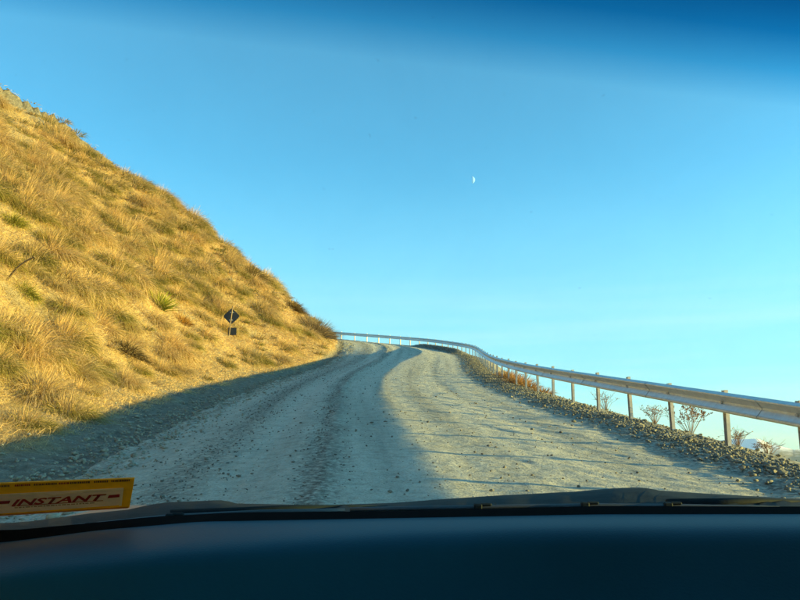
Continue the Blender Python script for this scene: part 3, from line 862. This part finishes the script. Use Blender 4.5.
# ---------------------------------------------------------------- dry growth outside the guardrail
M_TWIG = simple('dry_twig', (0.20, 0.13, 0.085), 0.9, 0, 0.25, 40)
M_RUST = simple('dry_leaf', (0.25, 0.14, 0.085), 0.85, 0, 0.3, 30)
def dry_shrub(px, py_top, d, v, H, wide, seed, label, leaves=120):
    s = s_of_d(d)
    x, dd, r, lx, ly = path_at(s)
    X = (px - 400) / FPX * d
    u = terrain_u(np.array([X]), np.array([d]))[0][0]
    org = Vector(W(X, d, u - 0.05)); rr = random.Random(seed)
    root = empty('dry_shrub', org); tag(root, label, 'shrub', 'dry growth outside the guardrail')
    bm = bmesh.new(); bl = bmesh.new()
    tips = []
    for k in range(20):
        a = rr.uniform(0, 6.28); o = rr.uniform(0.1, 1) * wide * 0.5; top = Vector((math.cos(a) * o, math.sin(a) * o, H * rr.uniform(0.65, 1.05)))
        mid = top * 0.5 + Vector((rr.uniform(-.05, .05), rr.uniform(-.05, .05), 0.06))
        add_tube(bm, [Vector((0, 0, 0)), mid, top], 0.0045, 5, 0.0018); tips.append((mid, top))
        for q in range(5):
            t = rr.uniform(0.35, 0.95); p = mid.lerp(top, t) if t > .5 else mid
            e = p + Vector((rr.uniform(-1, 1), rr.uniform(-1, 1), rr.uniform(0, 1))).normalized() * rr.uniform(0.06, 0.16)
            add_tube(bm, [p, e], 0.0025, 4, 0.0012); tips.append((p, e))
    for k in range(leaves):
        p0, p1 = rr.choice(tips); p = p0.lerp(p1, rr.uniform(0.6, 1.05)) + Vector((rr.uniform(-.02, .02),) * 3)
        sz = rr.uniform(0.009, 0.022); M = Matrix.Translation(p) @ Matrix.Rotation(rr.uniform(0, 6.28), 4, Vector((rr.uniform(-1, 1), rr.uniform(-1, 1), rr.uniform(-1, 1))).normalized())
        vs = [bl.verts.new(M @ Vector(q)) for q in ((-sz, 0, 0), (0, -sz * .5, sz * .3), (sz, 0, 0), (0, sz * .5, sz * .3))]
        bl.faces.new(vs)
    link('twigs', bm_mesh('twigs', bm), M_TWIG, root); link('leaves', bm_mesh('leaves', bl), M_RUST, root)
dry_shrub(691, 412, 14.2, -.9, 0.56, 1.0, 1, 'rusty twiggy shrub behind the second guardrail post', 900)
dry_shrub(655, 424, 14.8, -.9, 0.34, 0.7, 2, 'low sparse dry shrub between second and third guardrail posts', 110)
dry_shrub(606, 400, 18.6, -.9, 0.50, 0.9, 3, 'thin dry twigs behind the fourth guardrail post', 40)
dry_shrub(738, 436, 11.9, -.9, 0.24, 0.5, 4, 'sparse dry twigs just right of the nearest guardrail post', 45)
dry_shrub(768, 447, 11.4, -.9, 0.22, 0.45, 5, 'little dry shrub against the far blue mountains', 40)
def rusty_tufts():
    for k, (px, d, H) in enumerate(((509, 29.5, 0.75), (515, 27.5, 0.62), (520, 26.3, 0.7), (527, 24.8, 0.5), (503, 31.5, 0.62), (540, 22.8, 0.42))):
        me = plant_mesh('rusty_tuft', 300, 0.5, H, 0.014, (0.17, 0.095, 0.035), (0.36, 0.215, 0.095), 0.8, 0.3)
        X = (px - 400) / FPX * d
        u = terrain_u(np.array([X]), np.array([d]))[0][0]
        o = link('rusty_tuft', me); o.location = Vector(W(X, d, u - 0.03))
        tag(o, ['tall rust coloured grass tuft behind the rail before the bend', 'rust coloured grass tuft right of the tall one behind the rail', 'bushy rust grass tuft in the middle of the row behind the rail',
                'short rust grass tuft third from the near end of the row', 'far rust grass tuft nearest the bend', 'smallest rust grass tuft at the near end of the row behind the rail'][k], 'grass tuft', 'dry growth outside the guardrail')
rusty_tufts()

# ---------------------------------------------------------------- moon
def build_moon():
    D = 150000.0
    bm = bmesh.new(); bmesh.ops.create_uvsphere(bm, u_segments=48, v_segments=24, radius=4.0 / FPX * D)
    sd = -tr; cut = 0.34 * 3.7 / FPX * D
    bmesh.ops.bisect_plane(bm, geom=bm.verts[:] + bm.edges[:] + bm.faces[:], plane_co=sd * cut, plane_no=(sd + Vector((0, -0.10, -0.02))).normalized(), clear_inner=True)
    bmesh.ops.holes_fill(bm, edges=[e for e in bm.edges if e.is_boundary])
    m, n, l, p = new_mat('moon_surface')
    t = noise(n, l, 0.0035, 4, 0.6, n.new('ShaderNodeTexCoord').outputs['Object'])
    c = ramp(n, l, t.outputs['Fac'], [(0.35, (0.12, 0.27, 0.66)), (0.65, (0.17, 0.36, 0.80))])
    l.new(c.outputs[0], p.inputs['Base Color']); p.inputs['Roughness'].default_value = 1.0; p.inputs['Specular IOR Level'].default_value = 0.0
    o = link('moon', bm_mesh('moon', bm, True), m)
    o.location = Vector(W((471 - 400) / FPX * D, D, (300 - 180) / FPX * D))
    tag(o, 'pale half moon in the blue sky', 'moon')
build_moon()

# ---------------------------------------------------------------- the car we look out of
EPS = math.atan(39.0 / FPX); GRADE = PITCH - EPS; EYE = 1.34
def ray(px, py):
    a, b = (px - 400) / FPX, (300 - py) / FPX
    return Vector((a, math.cos(EPS) - math.sin(EPS) * b, math.sin(EPS) + math.cos(EPS) * b))
def cp(px, py, dy):
    r = ray(px, py); r = r * (dy / r.y); return Vector((r.x, r.y, r.z + EYE))
GB, GK = 0.675, 1.0                       # windscreen plane: (z-EYE) + y = GB
def gp(px, py, off=0.0):
    r = ray(px, py); r = r * (GB / (r.z + r.y)); n = Vector((0, -0.7071, -0.7071)) * off
    return Vector((r.x, r.y, r.z + EYE)) + n

def build_car():
    car = empty('car')
    car.rotation_euler = (GRADE, 0, 0)
    up = Vector((0, -math.sin(GRADE), math.cos(GRADE)))
    car.location = Vector((0, 0, CAMZ)) - up * EYE
    tag(car, 'car we sit in, dark dashboard and windscreen with wipers at rest', 'car')
    # materials
    m_dash, n, l, p = new_mat('dashboard_vinyl')
    tc = n.new('ShaderNodeTexCoord'); t = noise(n, l, 420.0, 2, 0.5, tc.outputs['Object']); t2 = noise(n, l, 5.0, 3, 0.5, tc.outputs['Object'])
    c = ramp(n, l, t2.outputs['Fac'], [(0.3, (0.002, 0.038, 0.062)), (0.7, (0.003, 0.048, 0.080))]); l.new(c.outputs[0], p.inputs['Base Color'])
    p.inputs['Roughness'].default_value = 0.5; p.inputs['Specular IOR Level'].default_value = 0.10
    l.new(bump(n, l, t.outputs['Fac'], 0.25, 0.001), p.inputs['Normal'])
    m_black = simple('rubber_black', (0.004, 0.004, 0.004), 0.8, 0, 0.2, 30)
    m_cowl = simple('cowl_plastic', (0.010, 0.017, 0.019), 0.75, 0, 0.35, 25, 0.002)
    m_cowl.node_tree.nodes['Principled BSDF'].inputs['Specular IOR Level'].default_value = 0.12
    m_black.node_tree.nodes['Principled BSDF'].inputs['Specular IOR Level'].default_value = 0.05
    m_paint = simple('car_paint', (0.03, 0.07, 0.13), 0.3, 0.2, 0.05, 10)
    m_trim = simple('grey_trim', (0.08, 0.08, 0.08), 0.7, 0, 0.15, 30)
    m_seat = simple('seat_cloth', (0.05, 0.05, 0.055), 0.9, 0, 0.25, 60)
    m_metal = simple('wiper_metal', (0.06, 0.07, 0.075), 0.45, 0.3, 0.1, 40)

    def glass(name, band):
        m, n, l, p = new_mat(name)
        tp = n.new('ShaderNodeBsdfTransparent')
        base = (0.52, 1.0, 0.82)
        if band:
            tc = n.new('ShaderNodeTexCoord'); sp = n.new('ShaderNodeSeparateXYZ'); l.new(tc.outputs['Object'], sp.inputs[0])
            # factory sun band along the top edge, a little lower towards the driver
            e0, e1 = gp(0, 6).z, gp(800, 100).z; x0, x1 = gp(0, 6).x, gp(800, 100).x
            k = (e1 - e0) / (x1 - x0)
            ma = n.new('ShaderNodeMath'); ma.operation = 'MULTIPLY_ADD'; ma.inputs[1].default_value = -k; l.new(sp.outputs['X'], ma.inputs[0]); l.new(sp.outputs['Z'], ma.inputs[2])
            mr = n.new('ShaderNodeMapRange'); edge = e0 - k * x0
            mr.inputs['From Min'].default_value = edge - 0.004; mr.inputs['From Max'].default_value = edge + 0.055; l.new(ma.outputs[0], mr.inputs['Value'])
            r = ramp(n, l, mr.outputs[0], [(0.0, base), (0.30, (0.15, 0.66, 0.66)), (0.60, (0.02, 0.34, 0.44)), (1.0, (0.003, 0.12, 0.22))])
            gn = noise(n, l, 9.0, 6, 0.7, tc.outputs['Object'], 0.6); gs = noise(n, l, 130.0, 2, 0.5, tc.outputs['Object'])
            g1 = ramp(n, l, gn.outputs['Fac'], [(0.35, (1, 1, 1)), (0.75, (0.95, 0.955, 0.96))]); g2 = ramp(n, l, gs.outputs['Fac'], [(0.74, (1, 1, 1)), (0.80, (0.86, 0.87, 0.88))])
            gc = mix(n, l, 1.0, mix(n, l, 1.0, r.outputs[0], g1.outputs[0], 'MULTIPLY'), g2.outputs[0], 'MULTIPLY')
            l.new(gc, tp.inputs['Color'])
        else: tp.inputs['Color'].default_value = (*base, 1)
        gl = n.new('ShaderNodeBsdfGlossy'); gl.inputs['Roughness'].default_value = 0.02; gl.inputs['Color'].default_value = (0.9, 0.95, 1, 1)
        fr = n.new('ShaderNodeFresnel'); fr.inputs['IOR'].default_value = 1.25
        ms = n.new('ShaderNodeMixShader'); l.new(fr.outputs[0], ms.inputs[0]); l.new(tp.outputs[0], ms.inputs[1]); l.new(gl.outputs[0], ms.inputs[2])
        out = [q for q in n if q.type == 'OUTPUT_MATERIAL'][0]; l.new(ms.outputs[0], out.inputs['Surface'])
        return m
    m_glass = glass('windscreen_glass', True); m_side = glass('side_glass', False)

    XL, XR = -0.62, 1.16
    # windscreen
    def plane_pt(x, y): return Vector((x, y, EYE + GB - y))
    bm = bmesh.new()
    vs = [bm.verts.new(q) for q in (plane_pt(XL + 0.02, 0.945), plane_pt(XR - 0.02, 0.945), plane_pt(XR - 0.10, 0.395), plane_pt(XL + 0.10, 0.395))]
    bm.faces.new(vs)
    link('windscreen', bm_mesh('windscreen', bm), m_glass, car)

    # dashboard: profile lofted across the car
    cols = np.concatenate([[-420, -300, -200, -120], np.arange(-60, 861, 20), [950, 1060, 1180, 1300, 1420]])
    yB = lambda x: np.interp(x, [-400, 0, 22, 100, 200, 400, 600, 800, 1400], [560, 542.5, 540, 530, 521.5, 518, 514.2, 514, 516])
    yE = lambda x: np.interp(x, [-400, 0, 100, 200, 300, 400, 520, 800, 1400], [640, 581, 569, 557, 547, 540, 535, 532.5, 533])
    rows = []; tops = []
    for x in cols:
        b = cp(x, yB(x), 0.835)
        down = EYE - b.z
        ye = yE(x); de = min((down - 0.006) * FPX / (ye - 339) * 1.0, 0.80)
        e = cp(x, ye, de)
        # keep the columns square to the car: same x for every row
        X = b.x
        dz_e = e.z
        g0 = (X, b.y, b.z)
        g1 = (X, b.y * 0.72 + de * 0.28, b.z * 0.7 + dz_e * 0.3 + 0.0015)
        g2 = (X, b.y * 0.35 + de * 0.65, b.z * 0.35 + dz_e * 0.65 + 0.003)
        g3 = (X, de + 0.012, dz_e + 0.001)
        g4 = (X, de - 0.006, dz_e - 0.004)
        g5 = (X, de - 0.014, dz_e - 0.012)
        g6 = (X, de - 0.050, dz_e - 0.046)
        g7 = (X, de - 0.066, dz_e - 0.056)
        g8 = (X, de - 0.14, dz_e - 0.052)
        g9 = (X, de - 0.26, dz_e - 0.056)
        g10 = (X, de - 0.30, dz_e - 0.08)
        g11 = (X, de - 0.28, dz_e - 0.22)
        g12 = (X, de - 0.10, dz_e - 0.45)
        tops.append((X, b.y, b.z, de, dz_e))
        rows.append([g0, g1, g2, g3, g4, g5, g6, g7, g8, g9, g10, g11, g12])
    A = np.array(rows).reshape(-1, 3)
    me = mesh_np('dashboard', A, [grid_faces(len(cols), 13)[:, ::-1]], True)
    d = link('dashboard', me, m_dash, car)
    sm = d.modifiers.new('smooth', 'SUBSURF'); sm.levels = 1; sm.render_levels = 2
    # demister slot let into the dash top
    T = np.array(tops)
    def dash_top(X, y):
        by, bz, ey, ez = [np.interp(X, T[:, 0], T[:, k]) for k in (1, 2, 3, 4)]
        t = np.clip((by - y) / (by - ey), 0, 1); return bz + (ez - bz) * t + 0.0008
    bm = bmesh.new(); top = []; bot = []
    xs = np.linspace(-0.105, 0.10, 14)
    for k, x in enumerate(xs):
        f = k / 13.0
        yt = 0.800 + 0.010 * f; yb = yt - 0.009 * (1 - f) - 0.001
        top.append(bm.verts.new((x, yt, dash_top(x, yt)))); bot.append(bm.verts.new((x, yb, dash_top(x, yb))))
    for k in range(len(xs) - 1): bm.faces.new((bot[k], bot[k + 1], top[k + 1], top[k]))
    r = bmesh.ops.extrude_face_region(bm, geom=bm.faces[:])
    for v in r['geom']:
        if isinstance(v, bmesh.types.BMVert): v.co.z -= 0.006
    link('demister_vent', bm_mesh('demister_vent', bm), m_black, d)

    # black edge of the glass
    bm = bmesh.new(); a_ = []; b_ = []
    for x in cols:
        yt = np.interp(x, [-400, 0, 20, 80, 150, 232, 400, 600, 800, 1400], [545, 530, 529.5, 524, 517, 512.5, 511, 506, 506.5, 509])
        a_.append(bm.verts.new(cp(x, yt, 0.850))); b_.append(bm.verts.new(cp(x, yB(x) + 0.6, 0.833)))
    for k in range(len(cols) - 1): bm.faces.new((b_[k], b_[k + 1], a_[k + 1], a_[k]))
    link('glass_seal', bm_mesh('glass_seal', bm), m_black, car)

    # scuttle panel under the wipers
    tx = [-400, 0, 20, 80, 120, 140, 160, 200, 214, 222, 232, 320, 395, 440, 500, 580, 612, 640, 652, 664, 700, 760, 800, 1400]
    ty = [540, 525, 523.5, 515.5, 511.5, 507, 504, 502.4, 501.6, 502.6, 505.2, 507, 504.5, 501, 497, 493, 490, 488.6, 488.8, 491.5, 494, 497.5, 500, 512]
    xs = np.concatenate([[-420, -300, -150], np.arange(-40, 861, 8), [950, 1060, 1200, 1400]])
    bm = bmesh.new(); g = []
    for x in xs:
        y = np.interp(x, tx, ty); yl = np.interp(x, [-400, 0, 20, 80, 150, 232, 400, 600, 800, 1400], [550, 533, 532, 527, 520, 515, 513, 509, 509, 512])
        t0 = cp(x, y, 1.02); lo = cp(x, yl, 0.90)
        jit = 0.0012 * math.sin(x * 0.9) + 0.001 * math.sin(x * 0.37)
        g.append([bm.verts.new(q) for q in (lo, lo.lerp(t0, 0.5) + Vector((0, 0, 0.003 + jit)), t0, t0 + Vector((0, 0.03, -0.004)), t0 + Vector((0, 0.10, -0.06)))])
    for A_, B_ in zip(g, g[1:]):
        for k in range(4): bm.faces.new((A_[k], B_[k], B_[k + 1], A_[k + 1]))
    link('scuttle_panel', bm_mesh('scuttle_panel', bm, True), m_cowl, car)

    # wipers
    def wiper(pts, ypx, clips, arm):
        w = None
        bm = bmesh.new()
        P = [cp(x, y, 0.895) for x, y in pts]
        add_tube(bm, P, 0.0026, 8)
        w = link('wiper', bm_mesh('wiper', bm, True), m_metal, car)
        bm = bmesh.new()
        for A_, B_ in zip(P, P[1:]):
            o1 = Vector((0, -0.004, -0.004)); dn = Vector((0, -0.006, -0.014)); th = Vector((0, 0.004, 0))
            add_hexa(bm, [A_ + dn, B_ + dn, B_ + dn + th, A_ + dn + th, A_ + o1, B_ + o1, B_ + o1 + th, A_ + o1 + th])
        link('rubber_blade', bm_mesh('rubber_blade', bm), m_black, w)
        for cx, cy in clips:
            c = cp(cx, cy, 0.893); bm = bmesh.new()
            add_box(bm, c, (0.009, 0.008, 0.006)); add_box(bm, c + Vector((0.009, 0, 0.002)), (0.013, 0.005, 0.003))
            bmesh.ops.bevel(bm, geom=bm.edges[:], offset=0.0012, segments=1, affect='EDGES')
            link('clip', bm_mesh('clip', bm), m_cowl, w)
        bm = bmesh.new(); add_tube(bm, [cp(x, y, z) for x, y, z in arm], 0.006, 8, 0.004); link('arm', bm_mesh('arm', bm, True), m_cowl, w)
    wiper([(350, 509.5), (440, 508), (520, 506.5), (600, 505.6), (680, 506.2), (745, 507.6), (780, 508.6)], 506, [(478, 506.2), (585, 504.6), (668, 505)],
          [(668, 504, 0.91), (760, 502, 0.95), (900, 508, 1.0)])
    wiper([(-60, 541), (20, 533), (90, 525), (170, 516.5), (260, 512), (345, 510.5)], 520, [(89, 525.5), (170, 516)],
          [(170, 515, 0.91), (300, 509, 0.95), (470, 509, 1.0)])

    # sticker at the lower left corner of the windscreen, facing inwards
    def smat(name, col, tr_=0.45):
        m, n, l, p = new_mat(name)
        tc = n.new('ShaderNodeTexCoord'); t = noise(n, l, 90, 4, 0.6, tc.outputs['Object'])
        r = ramp(n, l, t.outputs['Fac'], [(0.3, tuple(c * .9 for c in col)), (0.7, tuple(min(1, c * 1.08) for c in col))])
        l.new(r.outputs[0], p.inputs['Base Color']); p.inputs['Roughness'].default_value = 0.45
        tl = n.new('ShaderNodeBsdfTranslucent'); l.new(r.outputs[0], tl.inputs['Color'])
        ms = n.new('ShaderNodeMixShader'); ms.inputs[0].default_value = tr_
        out = [q for q in n if q.type == 'OUTPUT_MATERIAL'][0]
        l.new(p.outputs[0], ms.inputs[1]); l.new(tl.outputs[0], ms.inputs[2]); l.new(ms.outputs[0], out.inputs['Surface']); return m
    s_y = smat('sticker_yellow', (0.85, 0.47, 0.02)); s_p = smat('sticker_cream', (0.93, 0.97, 1.0), 0.55); s_r = smat('sticker_red', (0.28, 0.012, 0.02), 0.2)
    s_w = smat('sticker_white', (0.85, 0.82, 0.70)); s_k = smat('sticker_ink', (0.09, 0.05, 0.02), 0.1); s_g = smat('sticker_grey_ink', (0.30, 0.27, 0.24), 0.2)
    def spoly(bm, pts, off):
        bm.faces.new([bm.verts.new(gp(x, y, off)) for x, y in pts])
    bm = bmesh.new(); spoly(bm, [(-60, 517), (130, 505.3), (135.3, 476), (-60, 483.4)], 0.003)
    r = bmesh.ops.extrude_face_region(bm, geom=bm.faces[:])
    for v in r['geom']:
        if isinstance(v, bmesh.types.BMVert): v.co += Vector((0, 0.0010, 0.0010))
    st = link('sticker', bm_mesh('sticker', bm), s_y, car)
    st['label'] = 'yellow bordered windscreen sticker reading INSTANT in dark red'
    bm = bmesh.new(); spoly(bm, [(-60, 515.2), (121.6, 502.2), (124.4, 484.7), (-60, 494.5)], 0.0036); link('sticker_panel', bm_mesh('sticker_panel', bm), s_p, st)
    bm = bmesh.new()
    spoly(bm, [(-60, 495.6), (44, 491.2), (44, 489.2), (-60, 493.6)], 0.0042); spoly(bm, [(44, 491.2), (54, 493.4), (56, 491.6), (44, 489.2)], 0.0042)
    spoly(bm, [(54, 493.4), (80, 489.6), (80, 487.8), (56, 491.6)], 0.0042); spoly(bm, [(80, 489.6), (124.2, 486.2), (124.4, 484.4), (80, 487.8)], 0.0042)
    spoly(bm, [(120.2, 502.4), (122.6, 502.2), (124.8, 485), (122.6, 485.2)], 0.0044)
    link('panel_edge', bm_mesh('panel_edge', bm), s_w, st)
    bm = bmesh.new()
    spoly(bm, [(-60, 504.3), (10.5, 500.3), (12, 497.3), (-60, 501)], 0.0042); spoly(bm, [(108.5, 494.8), (120.3, 493.8), (120.8, 490.8), (110, 491.8)], 0.0042)
    spoly(bm, [(13, 503.2), (104, 497.5), (104.2, 496.9), (13, 502.5)], 0.0042)
    link('stripe', bm_mesh('stripe', bm), s_r, st)
    bm = bmesh.new(); rr = random.Random(9)
    x = 16
    while x < 96:
        w = rr.uniform(1.5, 5); y = 504.9 - (x - 16) * 0.0625
        spoly(bm, [(x, y), (x + w, y - w * .0625), (x + w, y - w * .0625 - 0.9), (x, y - 0.9)], 0.0042); x += w + 1.0
    tag(link('fine_print', bm_mesh('fine_print', bm), s_g, st), kind='stuff')
    for nm, cmat, parts in (('border_print', s_r, ((16, 31), (60, 69))), ('border_print', s_k, ((-55, -20), (-12, 10), (35, 57), (71, 90), (95, 108), (112, 130)))):
        bm = bmesh.new()
        for a, b in parts:
            x = a
            while x < b:
                w = rr.uniform(0.8, 2.0); y = 484.4 - x * 0.046
                spoly(bm, [(x, y), (x + w, y - .05), (x + w, y - 2.0), (x, y - 1.9)], 0.0036); x += w + 0.55
        tag(link(nm, bm_mesh(nm, bm), cmat, st), kind='stuff')
    bm = bmesh.new(); spoly(bm, [(-60, 517.0), (129, 505.2), (129.2, 503.6), (-60, 515.4)], 0.0037); link('lower_band', bm_mesh('lower_band', bm), smat('sticker_orange', (0.55, 0.22, 0.015)), st)
    cu = bpy.data.curves.new('lettering', 'FONT'); cu.body = 'INSTANT'; cu.shear = 0.35; cu.offset = 0.028; cu.resolution_u = 2
    to = bpy.data.objects.new('lettering', cu); COL.objects.link(to)
    bpy.context.view_layer.update()
    me = bpy.data.meshes.new_from_object(to.evaluated_get(bpy.context.evaluated_depsgraph_get()))
    bpy.data.objects.remove(to)
    co = np.array([v.co[:] for v in me.vertices]); mn, mx = co.min(0), co.max(0)
    for v in me.vertices:
        a = (v.co.x - mn[0]) / (mx[0] - mn[0]); b = (v.co.y - mn[1]) / (mx[1] - mn[1])
        x = 13 + a * 95; y = 502.3 - a * 5.9 - b * 6.2
        v.co = gp(x, y, 0.0046)
    me.materials.clear(); me.name = 'lettering'
    link('lettering', me, s_r, st)

    # cabin and body round the camera
    def box_part(name, c, s, mat, bev=0.01, parent=car):
        bm = bmesh.new(); add_box(bm, c, s)
        if bev: bmesh.ops.bevel(bm, geom=bm.edges[:], offset=bev, segments=2, affect='EDGES')
        return link(name, bm_mesh(name, bm), mat, parent)
    zt = EYE + GB - 0.395                 # height of the glass top
    roof = box_part('roof', ((XL + XR) / 2, -0.95, zt + 0.02), (XR - XL - 0.16, 2.66, 0.05), m_paint, 0.02)
    box_part('floor', ((XL + XR) / 2, -0.6, 0.36), (XR - XL - 0.06, 3.4, 0.06), m_trim, 0)
    for sx, x in ((-1, XL), (1, XR)):
        dr = box_part('door', (x, -0.02, 0.76), (0.07, 1.10, 0.86), m_paint, 0.015)
        box_part('door_handle', (x + sx * 0.045, -0.42, 1.02), (0.03, 0.16, 0.03), m_trim, 0.006, dr)
        box_part('rear_side_panel', (x, -1.46, 0.76), (0.07, 1.76, 0.86), m_paint, 0.015)
        box_part('front_wing', (x - sx * 0.02, 1.42, 0.60), (0.10, 1.74, 0.42), m_paint, 0.03)
        box_part('sun_block_corner', (x, 0.58, 1.22), (0.05, 0.50, 0.28), m_trim, 0.01)  # unseen panel, added and enlarged to keep the sun off the dashboard
        xa = x - sx * 0.01; xb = x - sx * 0.09
        bm = bmesh.new()
        A0 = plane_pt(xa, 0.93); A1 = plane_pt(xb, 0.40); o = Vector((-sx * 0.05, 0, 0)); k = Vector((0, -0.07, 0))
        add_hexa(bm, [A0, A0 + o, A0 + o + k, A0 + k, A1, A1 + o, A1 + o + k, A1 + k])
        bmesh.ops.recalc_face_normals(bm, faces=bm.faces); link('front_pillar', bm_mesh('front_pillar', bm), m_trim, car)
        for y0, y1 in ((-0.55, -0.56), (-2.28, -2.2)):
            bm = bmesh.new(); z0, z1 = 1.19, zt
            add_hexa(bm, [Vector((x - sx * .01, y0, z0)), Vector((x - sx * .05, y0, z0)), Vector((x - sx * .05, y0 - .09, z0)), Vector((x - sx * .01, y0 - .09, z0)),
                          Vector((xb, y1, z1)), Vector((xb - sx * .05, y1, z1)), Vector((xb - sx * .05, y1 - .09, z1)), Vector((xb, y1 - .09, z1))])
            bmesh.ops.recalc_face_normals(bm, faces=bm.faces); link('pillar', bm_mesh('pillar', bm), m_trim, car)
        for (ya, yb) in ((0.33, -0.54), (-0.66, -2.20)):
            bm = bmesh.new()
            bm.faces.new([bm.verts.new(q) for q in ((x - sx * .02, ya, 1.19), (x - sx * .02, yb, 1.19), (xb - sx * .01, yb, zt), (xb - sx * .01, min(ya, 0.42), zt))])
            link('side_window', bm_mesh('side_window', bm), m_side, car)
        mi = box_part('wing_mirror', (x + sx * 0.16, 0.50, 1.26), (0.22, 0.10, 0.17), m_paint, 0.03)
        box_part('mirror_arm', (x + sx * 0.05, 0.53, 1.20), (0.10, 0.05, 0.04), m_trim, 0.005, mi)
        for wy in (1.45, -1.55):
            bm = bmesh.new(); M = Matrix.Translation((x - sx * 0.09, wy, 0.34)) @ Matrix.Rotation(math.pi / 2, 4, 'Y')
            bmesh.ops.create_cone(bm, cap_ends=True, segments=32, radius1=0.34, radius2=0.34, depth=0.21, matrix=M)
            bmesh.ops.bevel(bm, geom=[e for e in bm.edges if e.calc_face_angle(0) > 1], offset=0.03, segments=2, affect='EDGES')
            wh = link('wheel', bm_mesh('wheel', bm), m_black, car)
            bm = bmesh.new(); bmesh.ops.create_cone(bm, cap_ends=True, segments=24, radius1=0.20, radius2=0.17, depth=0.03, matrix=Matrix.Translation((x + sx * 0.025, wy, 0.34)) @ Matrix.Rotation(sx * math.pi / 2, 4, 'Y'))
            link('rim', bm_mesh('rim', bm), m_metal, wh)
    bm = bmesh.new()
    zs = lambda y: 1.06 - 0.06 * (y - 1.10) - 0.15 * ((y - 1.10) / 1.15) ** 2
    for y0, y1 in zip(np.linspace(1.10, 2.2, 7), np.linspace(1.10, 2.2, 7)[1:]):
        add_hexa(bm, [Vector((XL + .05, y0, zs(y0) - .05)), Vector((XR - .05, y0, zs(y0) - .05)), Vector((XR - .05, y1, zs(y1) - .05)), Vector((XL + .05, y1, zs(y1) - .05)),
                      Vector((XL + .05, y0, zs(y0))), Vector((XR - .05, y0, zs(y0))), Vector((XR - .05, y1, zs(y1))), Vector((XL + .05, y1, zs(y1)))])
    link('bonnet', bm_mesh('bonnet', bm), m_paint, car)
    box_part('front_bumper', ((XL + XR) / 2, 2.28, 0.58), (XR - XL - 0.02, 0.16, 0.46), m_paint, 0.04)
    for hx in (XL + 0.26, XR - 0.26): box_part('headlight', (hx, 2.365, 0.70), (0.32, 0.03, 0.13), m_side, 0.01)
    box_part('tailgate', ((XL + XR) / 2, -2.36, 0.76), (XR - XL - 0.02, 0.07, 0.86), m_paint, 0.02)
    bm = bmesh.new(); bm.faces.new([bm.verts.new(q) for q in ((XL + .08, -2.36, 1.19), (XR - .08, -2.36, 1.19), (XR - .14, -2.28, zt), (XL + .14, -2.28, zt))])
    link('rear_window', bm_mesh('rear_window', bm), m_side, car)
    for sx in (-0.17, 0.72):
        se = box_part('seat', (sx, -0.55, 0.60), (0.50, 0.48, 0.18), m_seat, 0.05)
        box_part('seat_back', (sx, -0.86, 0.98), (0.48, 0.14, 0.62), m_seat, 0.05, se)
        box_part('headrest', (sx, -0.90, 1.38), (0.26, 0.09, 0.16), m_seat, 0.03, se)
    bm = bmesh.new()
    ring = [Vector((0.72 + 0.18 * math.cos(a), 0.26 + 0.07 * math.sin(a), 0.98 + 0.165 * math.sin(a))) for a in np.linspace(0, 2 * math.pi, 33)]
    add_tube(bm, ring, 0.014, 8); add_tube(bm, [Vector((0.54, 0.26, 0.98)), Vector((0.90, 0.26, 0.98))], 0.016, 8); add_tube(bm, [Vector((0.72, 0.26, 0.98)), Vector((0.72, 0.55, 0.90))], 0.03, 8)
    link('steering_wheel', bm_mesh('steering_wheel', bm, True), m_black, car)
build_car()

# ---------------------------------------------------------------- air
def build_haze():
    m = bpy.data.materials.new('haze_air'); m.use_nodes = True; n = m.node_tree.nodes; n.clear()
    v = n.new('ShaderNodeVolumePrincipled'); o = n.new('ShaderNodeOutputMaterial'); m.node_tree.links.new(v.outputs[0], o.inputs['Volume'])
    v.inputs['Color'].default_value = (0.86, 0.93, 1.0, 1); v.inputs['Density'].default_value = 0.9e-5; v.inputs['Anisotropy'].default_value = 0.0
    bm = bmesh.new(); z0, z1 = -1000.0, 330.0
    add_box(bm, (0, 0, (z0 + z1) / 2), (82000, 82000, z1 - z0))
    tag(link('haze', bm_mesh('haze', bm), m), 'thin blue haze in the far air', 'haze', kind='stuff')
build_haze()

# ---------------------------------------------------------------- tell look-alikes apart by their order in the picture
def order_labels():
    words = ['first', 'second', 'third', 'fourth', 'fifth', 'sixth', 'seventh', 'eighth', 'ninth', 'tenth', 'eleventh', 'twelfth', 'thirteenth', 'fourteenth', 'fifteenth', 'sixteenth', 'seventeenth', 'eighteenth', 'nineteenth', 'twentieth']
    sets = {}
    for o in COL.objects:
        if o.parent is None and o.name.split('.')[0] in ('tussock', 'rock') and 'label' in o: sets.setdefault(o['label'], []).append(o)
    for lab, os_ in sets.items():
        if len(os_) < 2: continue
        P = np.array([o.location[:] for o in os_]); x = in_frame(P)[1]
        for k, i in enumerate(np.argsort(x)):
            os_[i]['label'] = lab + ', ' + (words[k] if k < 20 else 'last') + ' from left'
order_labels()
